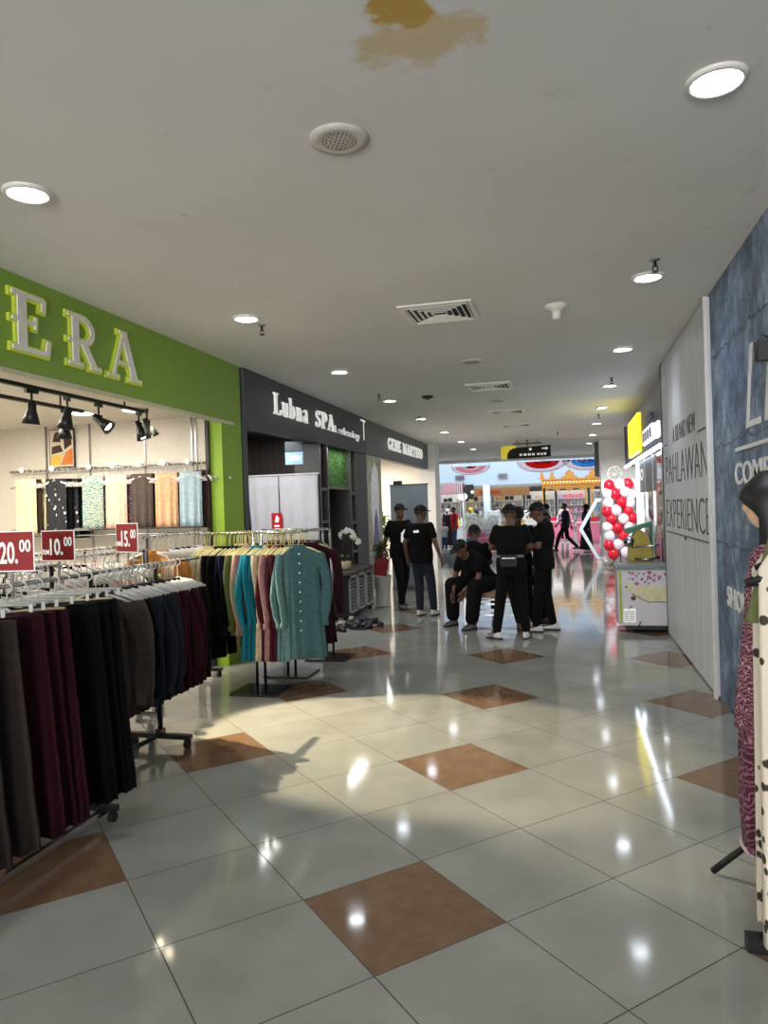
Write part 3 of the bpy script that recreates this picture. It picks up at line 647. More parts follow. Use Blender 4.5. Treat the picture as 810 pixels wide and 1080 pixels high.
# inner racks with a crowd of white hangers
spec = [(-3.45, 3.3, 5.42, 1.36, ['white', 'pink', 'light grey', 'pink', 'black', 'peach', 'white', 'olive'], 'rack nearest the price sign 10.00'),
        (-3.55, 5.5, 6.7, 1.46, ['orange tan', 'orange tan', 'light grey', 'navy and white checked', 'navy and white checked', 'navy and white checked', 'white', 'navy and white checked'], 'checked-blouse rack by the green pillar'),
        (-4.1, 3.9, 6.0, 1.36, ['pink', 'peach', 'white', 'maroon', 'olive', 'black', 'pink', 'light grey'], 'middle inner rack of the shop'),
        (-4.75, 4.6, 6.4, 1.32, ['white', 'black', 'maroon', 'teal', 'olive', 'peach', 'navy', 'pink'], 'deepest inner rack of the shop')]
for X, y0, y1, z, cols, nm in spec:
    h_rack('clothes_rack', f'chrome-railed clothes {nm}' + (' crowded with white hangers' if 'sign' in nm else ''), X, y0, y1, z, .24)
    n = int((y1 - y0 - .2) / .10); 
    for i in range(n):
        c = cols[(i * len(cols)) // n]
        hang('blouse', c, X, y0 + .12 + i * .10, z + .01, .1 + R.uniform(-.14, .14), f'{c} blouse, {ordn[i]} along the {nm}', f'blouses on the {nm}', 'white', var=i)
    empties([(X, y0 + .13 + i * .066, z + .01) for i in range(int((y1 - y0 - .2) / .068))], .15, 'white', f'bare white plastic hanger on the {nm}', f'bare hangers on the {nm}')

# --- rack C: two-way stands with rails across, chrome posts, square steel bases
M_plate = mat('polished_steel_plate', (90, 90, 92), .16, .9, var=.04)
def two_way(label, bx_, by, x0, x1, z):
    t = thing('clothes_stand', label, 'clothes rack', (bx_, by, 0))
    part('base_plate', M_plate, t, lambda b: bx(b, -.23, -.2, 0, .23, .2, .018))
    part('post', M_chrome, t, lambda b: (tube(b, [(-.04, 0, .018), (-.04, 0, z)], .014, 8), tube(b, [(.04, 0, .018), (.04, 0, z)], .014, 8)))
    part('rail', M_chrome, t, lambda b: tube(b, [(x0 - bx_, 0, z), (x1 - bx_, 0, z)], .0125, 8))
    return t
two_way('chrome clothes stand with square base under the teal and grey green shirts', -2.78, 6.15, -3.35, -2.28, 1.46)
two_way('chrome clothes stand with square base, second from the front beside the spa', -2.76, 6.85, -3.4, -2.42, 1.45)
two_way('chrome clothes stand with square base, furthest back beside the spa', -2.62, 7.65, -3.4, -2.6, 1.44)
ct = [('cream', 'tunic'), ('cream', 'tunic'), ('beige', 'tunic'), ('black', 'tunic'), ('black', 'shirt'), ('black', 'shirt'), ('dark navy', 'shirt'), ('navy', 'shirt'), ('black', 'shirt'), ('olive', 'shirt'), ('beige', 'shirt'), ('dusty pink', 'shirt'), ('bright teal', 'tunic'), ('teal', 'tunic'), ('teal', 'tunic'), ('cream', 'tunic'), ('wine', 'tunic'), ('dusty pink', 'tunic'), ('wine', 'tunic'), ('wine', 'tunic'), ('pale grey green', 'tunic'), ('pale grey green', 'tunic')]
for i, (c, k) in enumerate(ct):
    x = -3.30 + i * .0415
    hang(k, c, x, 6.15, 1.47, PI / 2 - .20 + R.uniform(-.06, .06), f'{c} {NOUN[k]}, {ordn[i]} from the left on the front chrome stand', 'tops on the front chrome stand', 'cream', var=i)
empties([(-3.28 + i * .075, 6.15, 1.47) for i in range(12)], PI / 2 - .06, 'cream', 'bare cream plastic hanger on the front chrome stand', 'bare hangers on the front chrome stand')
empties([(-3.28 + i * .05, 6.85, 1.46) for i in range(15)], PI / 2 - .06, 'cream', 'bare cream plastic hanger on the second chrome stand', 'bare hangers on the second chrome stand')
o = hang('tunic', 'grey green', -2.36, 6.12, 1.47, .30, 'grey green button-front tunic facing the aisle at the right end of the front chrome stand', 'tops on the front chrome stand', 'cream', var=2)
bb = bmesh.new()
for k in range(9): ell(bb, (.0, -.042 - .0036 * k, -.12 - k * .085), .009, .006, .009, 8, 5)
obj('button_row', bb, mat('pearl_button', (222, 222, 214), .3, var=0), o)
part('placket', COL['grey green'], o, lambda b: bx(b, -.016, -.037, -.80, .016, -.028, -.07, rot=Matrix.Rotation(-.014, 3, 'X')))
for i in range(20):
    c = ['cream', 'beige', 'black', 'dark brown', 'wine', 'plum', 'plum', 'wine', 'dark brown', 'plum'][i // 2]
    hang('tunic', c, -3.3 + i * .0385, 6.85, 1.46, PI / 2 - .25 + R.uniform(-.06, .06), f'{c} long tunic, {ordn[i]} from the left on the second chrome stand', 'tunics on the second chrome stand', 'cream', var=i)
hang('tunic', 'plum', -2.50, 6.85, 1.46, .5, 'plum long tunic turned to the aisle at the right end of the second chrome stand', 'tunics on the second chrome stand', 'cream', var=1)
for i in range(16):
    c = ['dark brown', 'black', 'black', 'grey speckled'][i // 4]
    hang('tunic', c, -3.3 + i * .038, 7.65, 1.45, PI / 2 - .3 + R.uniform(-.06, .06), f'{c} long tunic, {ordn[i]} from the left on the furthest chrome stand', 'tunics on the furthest chrome stand', 'white', var=i)

# --- wall display: rail on the end wall with face-out arms of folded scarves
t = thing('wall_rail', 'chrome wall rail with forward arms holding folded scarves in the clothes shop', 'wall rail', (-5, 7.40, 2.22))
part('rail', M_chrome, t, lambda b: (tube(b, [(-1.5, -.06, 0), (1.22, -.06, 0)], .014, 8)))
arms = [(-6.02, 'yellow cream', 1.0), (-5.62, 'black and white patterned', 1.1), (-5.14, 'teal patterned', .95), (-4.84, 'peach', .95), (-4.52, 'grey brown', .95), (-4.22, 'tan', .95), (-3.93, 'light blue', .95)]
for i, (x, c, L) in enumerate(arms):
    part('arm', M_chrome, t, lambda b: (tube(b, [(x + 5, -.06, 0), (x + 5, -.42, -.01)], .009, 6)))
    part('size_disc', M_offw, t, lambda b: loft(b, [[(x + 5 + .03 * math.cos(a * PI / 10), yy, -.01 + .03 * math.sin(a * PI / 10)) for a in range(20)] for yy in (-.425, -.435)]))
    back = ['dark brown', 'black', 'purple patterned', 'purple patterned', 'black', 'black', 'dark brown'][i]
    for k in range(5):
        cc = c if k >= 4 else (back if k % 2 else c)
        pos = 'front' if k == 4 else ordn[4 - k]
        o = hang('scarf', cc, x + (4 - k) * .030, 7.03 + (4 - k) * .06, 2.22, R.uniform(-.04, .04), f'{cc} folded scarf, {ordn[4-k]} back on the {ordn[i]} wall arm from the left', 'folded scarves on the wall arms', 'white', var=k)
        o.scale = (.9, 1, L)
for i in range(5):
    c = ['dark brown', 'black', 'plum', 'dark brown', 'black'][i]
    o = hang('scarf', c, -3.86 + i * .03, 7.15 + i * .05, 2.24, -.5, f'{c} folded trousers, {ordn[i]} of the bunch nearest the green pillar', 'dark folded trousers on the wall rail by the pillar', 'white', var=i)
t = thing('wall_shelf', 'low grey wall shelf under the folded scarves', 'shelf', (-5, 7.40, 1.5))
part('board', mat('shelf_grey', (120, 120, 118), .5), t, lambda b: bx(b, -1.3, -.3, 0, 1.2, 0, .03))
part('rail', M_chrome, t, lambda b: tube(b, [(-1.3, -.33, -.05), (1.2, -.33, -.05)], .01, 6))
# art poster
t = thing('wall_picture', 'small abstract picture in brown, orange and yellow shapes on the shop wall', 'picture', (-5.96, 7.40, 2.26))
part('picture_frame', M_black, t, lambda b: bx(b, -.01, -.02, -.01, .33, 0, .45))
def shapes(pts): return lambda b: poly(b, pts, -.026, -.02)
part('picture_ground', mat('picture_cream', (214, 202, 180), .6), t, lambda b: bx(b, 0, -.022, 0, .32, -.018, .44))
part('picture_orange', mat('picture_orange', (206, 120, 50), .6), t, shapes([(.14, .02), (.31, .02), (.31, .22), (.22, .17)]))
part('picture_yellow', mat('picture_yellow', (222, 184, 80), .6), t, shapes([(.01, .02), (.13, .02), (.17, .15), (.01, .13)]))
part('picture_dark', mat('picture_dark', (62, 40, 34), .6), t, lambda b: (poly(b, [(.02, .15), (.18, .18), (.14, .26), (.03, .24)], -.026, -.02), poly(b, [(.2, .2), (.3, .26), (.28, .42), (.19, .36)], -.026, -.02), poly(b, [(.04, .3), (.15, .29), (.13, .42), (.07, .4)], -.026, -.02)))
# price signs
def price(loc, num, rz, label, sc_=1.0):
    t = thing('price_sign', label, 'price sign', loc, rz); t.scale = (sc_, sc_, sc_)
    M_pr = mat('price_red', (150, 22, 26), .5, var=.02)
    part('panel', M_pr, t, lambda b: bx(b, -.125, -.004, 0, .125, .004, .20))
    part('border', M_tw, t, lambda b: [bx(b, -.13, -.003, -.006, .13, .003, 0), bx(b, -.13, -.003, .20, .13, .003, .206), bx(b, -.13, -.003, 0, -.125, .003, .20), bx(b, .125, -.003, 0, .13, .003, .20)])
    text('numeral', 'RM', t, M_tw, (-.118, -.0055, .04), .05, .035, '-Y', .001, .02)
    text('numeral', num + '.', t, M_tw, (-.06, -.0055, .035), .10, .115, '-Y', .001, .02)
    text('numeral', '00', t, M_tw, (.05, -.0055, .095), .062, .065, '-Y', .001, .015)
    part('stem', M_chrome, t, lambda b: (bx(b, -.01, 0, -.14, .01, .006, .0), bx(b, -.03, -.01, -.16, .03, .015, -.14)))
price((-2.82, 3.17, 1.38), '20', .15, 'red price sign RM20.00, the leftmost and lowest')
price((-2.9, 3.63, 1.40), '10', .02, 'red price sign RM10.00 in the middle of the three', .85)
price((-3.10, 4.61, 1.39), '15', -.38, 'red price sign RM15.00, rightmost, near the green pillar')
# track lights
M_spotlit = mat('track_lamp_lit', (255, 240, 205), .3, var=0, emit=25)
def track(x, y0, y1, label):
    t = thing('light_track', label, 'light track', (x, y0, 2.62))
    part('track_bar', M_black, t, lambda b: bx(b, -.018, 0, 0, .018, y1 - y0, .03))
    part('stem', M_black, t, lambda b: (tube(b, [(0, .3, .03), (0, .3, .13)], .008), tube(b, [(0, y1 - y0 - .3, .03), (0, y1 - y0 - .3, .13)], .008)))
track(-3.88, 2.4, 6.1, 'black lighting track nearer the shop front')
track(-4.36, 3.6, 5.85, 'black lighting track deeper in the clothes shop')
def head(x, y, ry, rz, lit, label):
    t = thing('track_spotlight', label, 'spotlight', (x, y, 2.62), rz, 'black cone spotlights on the tracks')
    rot = Matrix.Rotation(ry, 3, 'Y')
    part('adapter', M_black, t, lambda b: (bx(b, -.016, -.05, -.03, .016, .05, .0), tube(b, [(0, 0, -.03), (0, 0, -.11)], .009, 6), tube(b, [(-.03, 0, -.11), (.03, 0, -.11)], .01, 6)))
    def shade(b):
        lathe(b, [(.02, .06), (.03, .05), (.033, -.01), (.045, -.05), (.066, -.12), (.062, -.118), (.04, -.05)], 18)
        for v in b.verts: v.co = rot @ v.co + Vector((0, 0, -.14))
    part('shade', M_black, t, shade)
    def bulb(b):
        ell(b, (0, 0, -.085), .04, .04, .03, 12, 7)
        for v in b.verts: v.co = rot @ v.co + Vector((0, 0, -.14))
    part('bulb', M_spotlit if lit else M_offw, t, bulb)
    return t
def spotlamp(name, loc, target, e, ang, blend, col, size=.02):
    d = bpy.data.lights.new(name, 'SPOT'); d.energy = e; d.spot_size = math.radians(ang); d.spot_blend = blend; d.color = col; d.shadow_soft_size = size; d.specular_factor = .15
    o = bpy.data.objects.new(name, d); C.objects.link(o); o.location = loc
    o.rotation_euler = (Vector(target) - Vector(loc)).to_track_quat('-Z', 'Y').to_euler(); return o
head(-4.36, 4.72, .1, .2, False, 'black cone spotlight hanging leftmost on the deeper track')
head(-3.88, 4.62, .15, -.3, False, 'black cone spotlight furthest left on the front track')
head(-3.88, 5.02, .2, .4, False, 'black cone spotlight, second from the left on the front track')
head(-3.88, 5.42, -.9, .2, True, 'lit black cone spotlight tilted to the right on the front track')
head(-4.36, 5.6, .05, .3, False, 'black cone spotlight hanging at the far end of the deeper track')
head(-3.72, 5.9, -.4, .6, True, 'added lit black cone spotlight just behind the green fascia board')  # added head, gives the warm floor light between the racks a source
spotlamp('spotlight_beam', (-3.68, 5.9, 2.46), (-2.55, 5.15, 0), 260, 46, .5, (1, .84, .56))  # beam of the added head, warms the floor between the racks
head(-3.88, 6.02, -.35, .3, True, 'lit black cone spotlight at the far end of the front track')
spotlamp('spotlight_beam', (-3.78, 5.42, 2.44), (-1.55, 5.05, 0), 700, 42, .3, (1, .84, .56))
spotlamp('spotlight_beam', (-3.86, 6.02, 2.42), (-4.3, 7.4, 1.9), 60, 80, .6, (1, .88, .66))
spotlamp('spotlight_beam', (-3.72, 4.98, 2.42), (.15, 3.62, 0), 260, 13, .9, (1, .86, .62))
for i, (x, y) in enumerate(((-4.9, 6.55), (-4.3, 6.6))):
    t = thing('shop_downlight', f'round flat lit panel light in the clothes shop ceiling, {["left", "right"][i]} of the two', 'ceiling light', (x, y, 2.745))
    part('rim', M_offw, t, lambda b: lathe(b, [(.13, .004), (.13, -.01), (.12, -.012)], 24)); part('diffuser', mat('panel_lit', (255, 246, 228), .3, var=0, emit=6), t, lambda b: lathe(b, [(.118, -.010), (.118, -.0145)], 24))
# ---------------------------------------------------------------- spa front
t = thing('cloth_screen', 'pair of tall white cloth screens closing off the spa entrance', 'screen', (-4.72, 10.17, .12))
def drape(x0, x1, sk, ph):
    def f(b):
        rows = []
        for i in range(13):
            z = 2.07 * i / 12; xs = x0 + sk * (1 - i / 12)
            rows.append([(xs + (x1 - xs) * q / 18, .02 * math.sin(q * .9 + ph) * (1.2 - i / 14) - .015, z) for q in range(19)] + [(x1 - (x1 - xs) * q / 18, .02 * math.sin((18 - q) * .9 + ph) * (1.2 - i / 14) + .0, z) for q in range(19)])
        loft(b, rows)
    return f
M_sheet = mat('white_sheet', (196, 198, 204), .8, var=.03)
part('cloth_panel', M_sheet, t, drape(0, .50, .12, 0)); part('cloth_panel', M_sheet, t, drape(.51, 1.13, .02, 2))
part('top_rail', M_white, t, lambda b: bx(b, -.04, -.03, 2.07, 1.15, .01, 2.09))
t = thing('fire_sign', 'small red fire equipment sign with white marks in front of the white cloth screen', 'sign', (-4.32, 10.12, 1.33))
part('panel', M_red, t, lambda b: bx(b, 0, -.015, 0, .16, 0, .30)); part('flame_mark', M_tw, t, lambda b: (poly(b, [(.05, .16), (.11, .16), (.12, .22), (.08, .27), (.06, .21)], -.018, -.015), bx(b, .04, -.018, .04, .12, -.015, .07), bx(b, .04, -.018, .09, .12, -.015, .12)))
t = thing('hanging_screen', 'small lit hanging sign reading OPEN under the spa fascia', 'sign', (-3.82, 9.5, 2.30))
part('screen_panel', mat('screen_blue', (120, 150, 170), .3, var=.1, emit=.35), t, lambda b: bx(b, 0, -.02, 0, .26, 0, .17)); part('screen_top', mat('screen_dark', (50, 62, 70), .3), t, lambda b: bx(b, 0, -.02, .172, .26, 0, .32))
text('letters', 'OPEN', t, M_sign_lit, (.03, -.023, .05), .2, .07, '-Y', .001, .01)
part('cable', M_black, t, lambda b: (tube(b, [(.03, -.01, .32), (.03, -.01, .5)], .004, 5), tube(b, [(.23, -.01, .32), (.23, -.01, .5)], .004, 5)))
bulbpos = [(-4.83, 10.3, 2.0), (-4.84, 10.3, 1.85), (-4.82, 10.3, 1.55), (-3.61, 10.3, 1.5), (-3.62, 10.3, 1.62), (-3.62, 10.3, 1.78)]
for i, p in enumerate(bulbpos):
    o = obj('fairy_light', new(lambda b: ell(b, (0, 0, 0), .012, .012, .015, 8, 6)), mat('bulb_lit', (255, 240, 220), .3, var=0, emit=4), None, p); tag(o, 'tiny lit fairy light bulb beside the white cloth screens', 'light bulb', 'fairy lights round the spa screens')
# display shelf of the spa
M_frame = mat('shelf_frame_grey', (74, 71, 70), .45, var=.04); M_nd = mat('niche_dark', (14, 14, 15), .5, var=.1)
t = thing('display_shelf', 'tall grey-framed display shelf with moss panel at the spa front', 'shelf', (XL, 10.25, 0))
for y in (0, .34, 1.55, 1.88): part('post', M_frame, t, lambda b: bx(b, -.40, y, 0, -.0, y + .05, 2.65))
for y0, y1, zs in ((.05, .34, (.95, 1.45, 1.95)), (.39, 1.55, (1.98,)), (1.60, 1.88, (.9, 1.4, 1.9))):
    for z in zs: part('shelf_board', M_frame, t, lambda b: bx(b, -.39, y0, z, -.01, y1, z + .045))
part('back_panel', M_nd, t, lambda b: bx(b, -.42, 0, 0, -.40, 1.93, 2.65))
M_moss = mat('moss_green', (52, 96, 30), .9, var=.5, scale=30)
def moss(b):
    r = random.Random(3)
    bx(b, -.12, .40, 2.03, -.08, 1.54, 2.64)
    for k in range(420):
        y = r.uniform(.41, 1.53); z = r.uniform(2.05, 2.63); s = r.uniform(.02, .045); a = r.uniform(0, 6)
        p = Vector((-.075, y, z)); q = Vector((.05, math.cos(a) * s, -abs(math.sin(a)) * s * 2)); w_ = Vector((.0, .012, .004))
        vs = [b.verts.new(v) for v in (p - w_, p + w_, p + q)]; b.faces.new(vs)
part('moss_panel', M_moss, t, moss)
def branch(y0, z0, seed):
    def f(b):
        r = random.Random(seed)
        for k in range(7):
            a = r.uniform(-.1, .1); h = r.uniform(.15, .35); tube(b, [(-.2, y0, z0), (-.2 + a * .5, y0 + a, z0 + h * .6), (-.2 + a, y0 + a * 1.2, z0 + h)], .004, 5)
    return f
def blooms(y0, z0, seed):
    def f(b):
        r = random.Random(seed)
        for k in range(12): ell(b, (-.2 + r.uniform(-.05, .05), y0 + r.uniform(-.1, .1), z0 + r.uniform(.12, .36)), .018, .018, .015, 6, 4)
    return f
for y0, z0, c, nm in ((.2, 1.50, (170, 120, 120), 'pale pink'), (.2, 2.0, (190, 90, 60), 'orange'), (.2, 1.0, (200, 190, 190), 'white'), (1.74, 1.95, (190, 90, 60), 'orange red'), (1.74, 1.45, (120, 110, 110), 'grey')):
    v = thing('dried_flowers', f'{nm} dried flowers in the {"near" if y0 < 1 else "far"} narrow column of the spa shelf', 'flowers', (XL, 10.25, 0))
    part('vase', M_frame, v, lambda b: lathe(b, [(.03, z0 - .005), (.045, z0 + .04), (.02, z0 + .09)], 12, (-.2, y0, 0)))
    part('stems', mat('twig', (70, 60, 44), .8), v, branch(y0, z0 + .04, int(z0 * 10))); part('blossoms', mat('bloom_' + nm.replace(' ', '_'), c, .8), v, blooms(y0, z0 + .04, int(z0 * 10)))
# low cabinet with slatted white doors
t = thing('low_cabinet', 'low dark cabinet with white slatted doors below the orchid', 'cabinet', (-3.56, 10.2, 0))
part('body', M_nd, t, lambda b: bx(b, 0, 0, .06, .36, 1.42, .68)); part('worktop', M_frame, t, lambda b: bx(b, -.0, -.04, .68, .42, 1.46, .72))
for k in range(3):
    d = part('door', mat('cabinet_white', (190, 192, 190), .5), t, lambda b: (bx(b, .362, .06 + k * .45, .10, .385, .10 + k * .45, .66), bx(b, .362, .44 + k * .45, .10, .385, .48 + k * .45, .66), bx(b, .362, .06 + k * .45, .62, .385, .48 + k * .45, .66), bx(b, .362, .06 + k * .45, .10, .385, .48 + k * .45, .13)))
    part('slats', mat('slat_grey', (128, 134, 138), .5), d, lambda b: [bx(b, .366, .10 + k * .45, .15 + j * .055, .38, .44 + k * .45, .185 + j * .055) for j in range(8)])
for k, (x, y) in enumerate(((.04, .05), (.32, .05), (.04, 1.37), (.32, 1.37))): part('leg', M_black, t, lambda b: bx(b, x - .02, y - .02, 0, x + .02, y + .02, .06))
# orchid
def petal(b, c, r, a, tilt=.5):
    c = Vector(c); d = Vector((math.cos(a), tilt * .3, math.sin(a))); n = Vector((0, 1, 0)); s = d.cross(n).normalized()
    pts = [c, c + d * r * .5 + s * r * .42 - n * .01, c + d * r, c + d * r * .5 - s * r * .42 - n * .01]
    vs = [b.verts.new(p) for p in pts]; b.faces.new(vs)
t = thing('potted_orchid', 'white flowering orchid in a pale round pot on the low cabinet', 'potted plant', (-3.36, 10.62, .72))
part('pot', mat('pot_cream', (196, 184, 158), .5), t, lambda b: lathe(b, [(.075, 0), (.10, .03), (.105, .13), (.095, .135), (.09, .12), (.01, .12)], 20))
M_leaf = mat('leaf_green', (50, 82, 40), .5, var=.2)
def leaf(b, p0, p1, w_, n=6):
    p0 = Vector(p0); p1 = Vector(p1); d = p1 - p0; s = d.cross(Vector((0, 0, 1))); s = s.normalized() if s.length > 1e-4 else Vector((1, 0, 0))
    L = []; Rr = []
    for i in range(n + 1):
        t_ = i / n; c = p0 + d * t_ + Vector((0, 0, -.35 * d.length * t_ * t_ + .12 * d.length * math.sin(t_ * PI))); ww = w_ * math.sin(PI * min(.98, .08 + t_ * .9))
        L.append(b.verts.new(c - s * ww)); Rr.append(b.verts.new(c + s * ww + Vector((0, 0, .004))))
    for i in range(n): b.faces.new((L[i], Rr[i], Rr[i + 1], L[i + 1]))
part('leaves', M_leaf, t, lambda b: [leaf(b, (0, 0, .12), (.16 * math.cos(a), .16 * math.sin(a), .30), .025) for a in (0, 1.1, 2.3, 3.4, 4.4, 5.3)])
stemp = [(0, 0, .12), (-.02, 0, .35), (-.02, 0, .50), (.06, 0, .56), (.16, 0, .50), (.22, 0, .40)]
part('stem', mat('stem_green', (78, 92, 48), .6), t, lambda b: tube(b, stemp, .006, 6))
def orch(b):
    r = random.Random(5)
    for k in range(24):
        q = r.uniform(.0, 1); x = -.05 + .30 * q; z = .54 + .05 * math.sin(q * 3) - .16 * max(0, q - .5) * 2 + r.uniform(-.05, .05); y = r.uniform(-.05, .05)
        for a in range(5): petal(b, (x, y, z), .038, a * 2 * PI / 5 + r.random())
part('blossoms', mat('orchid_white', (236, 234, 228), .6, var=.02), t, orch)
# white planter with bush
t = thing('potted_plant', 'leafy green plant in a tall white planter at the corner of the spa', 'potted plant', (-3.08, 11.85, 0))
part('planter', M_offw, t, lambda b: lathe(b, [(.10, 0), (.105, .01), (.145, .50), (.15, .52), (.135, .52), (.13, .47), (.01, .47)], 24))
part('trunk', mat('trunk_brown', (72, 56, 40), .8), t, lambda b: (tube(b, [(0, 0, .47), (.02, 0, .7), (-.02, 0, .95)], [.016, .013, .01], 7), tube(b, [(0, 0, .6), (-.08, -.02, .9)], .009, 6), tube(b, [(0, 0, .6), (.08, .02, .92)], .009, 6)))
def bush(b):
    r = random.Random(9)
    for k in range(80):
        a = r.uniform(0, 2 * PI); e = r.uniform(-.3, 1.2); c = Vector((-.02 + r.uniform(-.07, .07), r.uniform(-.06, .06), .92 + r.uniform(-.1, .12)))
        d = Vector((math.cos(a) * math.cos(e), math.sin(a) * math.cos(e), math.sin(e))) * r.uniform(.12, .22); leaf(b, c, c + d, .03)
part('leaves', M_leaf, t, bush)
# shoes left at the spa door
def shoe_mesh(L=.26, m1=None, m2=None, high=.06):
    bm = bmesh.new(); W = .045
    sole = []; up_ = []
    def out(z, k, sh): return [((W * k * math.copysign(abs(math.sin(a)) ** .8, math.sin(a)) * (1 - .18 * (math.cos(a) < 0))), -.03 + L * .5 * (1 + 0) * 0 + L / 2 * math.cos(a) * sh + .07, z) for a in [q * 2 * PI / 20 for q in range(20)]]
    loft(bm, [out(0, 1, 1), out(.02, 1.04, 1.02)], mi=1)
    rg = [out(.018, 1, 1)]
    for z, k, y0, y1 in ((.045, .95, -.12, .10), (high, .8, -.12, .02), (high + .03, .72, -.115, -.02)):
        rg.append([(W * k * math.sin(a), .035 + (y0 + y1) / 2 + (y1 - y0) / 2 * math.cos(a), z) for a in [q * 2 * PI / 20 for q in range(20)]])
    loft(bm, rg)
    return mesh_of(bm, [m1, m2], 'shoe')
def slip_mesh(m1, m2):
    bm = bmesh.new()
    o = lambda z, k: [(.046 * k * math.sin(a), .13 * math.cos(a) * k, z) for a in [q * PI / 10 for q in range(20)]]
    loft(bm, [o(0, 1), o(.022, 1)], mi=1)
    loft(bm, [[(.046 * math.cos(a), y, .02 + hh * math.sin(a)) for a in [q * PI / 8 for q in range(9)]] + [(.036 * math.cos(a), y, .02 + (hh - .008) * math.sin(a)) for a in [q * PI / 8 for q in range(8, -1, -1)]] for y, hh in ((.0, .05), (.05, .045), (.09, .03))])
    return mesh_of(bm, [m1, m2], 'slipper')
M_nb = mat('dark_leather', (34, 28, 28), .5); M_np = mat('dusty_rose_leather', (84, 60, 54), .6); M_nw = mat('pale_leather', (176, 172, 166), .6); M_nn = mat('navy_leather', (30, 34, 52), .5)
sh = {'black': shoe_mesh(.25, M_nb, M_rubber), 'pale grey': shoe_mesh(.25, M_nw, M_rubber), 'rose brown': shoe_mesh(.24, M_np, M_rubber), 'navy': shoe_mesh(.25, M_nn, M_rubber)}
sl = {'black': slip_mesh(M_nb, M_rubber), 'navy': slip_mesh(M_nn, M_rubber), 'rose brown': slip_mesh(M_np, M_nb)}
rs = random.Random(21); spots_ = [(-3.34, 9.35), (-3.2, 9.42), (-3.05, 9.38), (-3.30, 9.62), (-3.14, 9.66), (-2.98, 9.62), (-2.86, 9.7), (-2.72, 9.66), (-3.22, 9.88), (-3.06, 9.92), (-2.92, 9.94), (-2.76, 9.98), (-2.62, 9.86), (-3.12, 10.1), (-2.94, 10.16), (-2.84, 9.5)]
for i, (x, y) in enumerate(spots_):
    c = ['black', 'navy', 'black', 'black', 'pale grey', 'navy', 'black', 'black', 'rose brown'][i % 9]; d = sh if i % 3 else sl
    if c not in d: c = 'black'
    o = link('shoe' if d is sh else 'slipper', d[c], None, (x, y, .0), rs.uniform(0, 6)); tag(o, f'{c} {"shoe" if d is sh else "slip-on sandal"} in the pile at the spa door, {ordn[i]} counting front to back', 'shoe', 'shoes left on the floor by the spa')
# poster of a draped figure
t = thing('wall_poster', 'tall faded poster of a figure in white and lavender drapery between the two shop fronts', 'poster', (XL - .016, 12.86, .15))
part('poster_ground', mat('poster_ground', (166, 164, 146), .6, var=.25, scale=5), t, lambda b: bx(b, 0, 0, 0, .012, 1.05, 2.48))
def yz(pts, x0=.012, x1=.018):
    def f(b):
        a = [b.verts.new((x0, p[0], p[1])) for p in pts]; c = [b.verts.new((x1, p[0], p[1])) for p in pts]; b.faces.new(c); b.faces.new(a[::-1])
        for i in range(len(pts)): b.faces.new((a[i], a[(i + 1) % len(pts)], c[(i + 1) % len(pts)], c[i]))
    return f
part('drapery', mat('poster_white', (232, 226, 232), .6, var=.1), t, yz([(.32, 1.0), (.22, 1.5), (.25, 1.95), (.38, 2.25), (.55, 2.38), (.72, 2.28), (.82, 1.95), (.80, 1.5), (.78, 1.0)]))
part('drapery_lavender', mat('poster_lavender', (116, 114, 166), .6, var=.12), t, yz([(.30, .0), (.34, .9), (.42, 1.3), (.56, 1.5), (.68, 1.25), (.78, .8), (.84, .0)], .018, .022))
# ---------------------------------------------------------------- fashion shop opening
t = thing('partition_screen', 'pale blue-grey two-panel partition behind the two standing men', 'partition', (-3.46, 14.1, 0))
M_part = grain('partition_blue_grey', (122, 134, 142), (142, 152, 160), 30, 30, 30, .6)
part('panel', M_part, t, lambda b: bx(b, 0, 0, 0.1, .29, .04, 2.10)); part('panel', M_part, t, lambda b: bx(b, .30, 0, .1, .76, .04, 2.10)); part('top_trim', M_dgrey, t, lambda b: bx(b, -.01, -.01, 2.10, .78, .05, 2.12)); part('base_board', M_steel, t, lambda b: bx(b, 0, -.02, 0, .76, .06, .10))
o = obj('speaker_box', new(lambda b: (bx(b, 0, 0, 0, .16, .12, .07), bx(b, .02, -.004, .015, .14, 0, .055))), M_black, None, (-3.38, 14.06, 2.12)); tag(o, 'small black box standing on top of the blue-grey partition', 'box')
for i, (y, z, c) in enumerate(((14.6, 2.1, (196, 196, 190)), (15.5, 2.15, (170, 178, 176)), (16.4, 2.1, (206, 202, 196)), (17.3, 2.15, (150, 152, 156)))):
    o = link('poster_card', None) if False else obj('wall_picture', new(lambda b: (bx(b, 0, 0, 0, .02, .6, .42), bx(b, .02, .06, .06, .026, .54, .36))), mat(f'card_{i}', c, .6), None, (-8.33, y, z)); tag(o, f'pale picture on the back wall of the fashion shop, {ordn[i]} from the left', 'picture')
t = thing('shop_awning', 'faded red sloping awning inside the fashion shop', 'awning', (-5.2, 15.2, 2.15)); part('canopy', mat('faded_red', (168, 104, 98), .7), t, lambda b: loft(b, [[(0, y, .5), (.5, y, .18), (.5, y, .12), (0, y, .44)] for y in (0, 1.6)])); part('bracket', M_steel, t, lambda b: (tube(b, [(.02, .1, .44), (.02, .1, -.2)], .015), tube(b, [(.02, 1.5, .44), (.02, 1.5, -.2)], .015)))
t = thing('potted_plant', 'bright green leafy plant in a white pot beside the fashion shop partition', 'potted plant', (-3.9, 14.9, 0))
part('planter', M_offw, t, lambda b: lathe(b, [(.15, 0), (.2, .6), (.18, .6), (.17, .55), (.01, .55)], 20)); part('trunk', mat('trunk_brown', (72, 56, 40)), t, lambda b: tube(b, [(0, 0, .5), (0, 0, 1.1)], .02, 6))
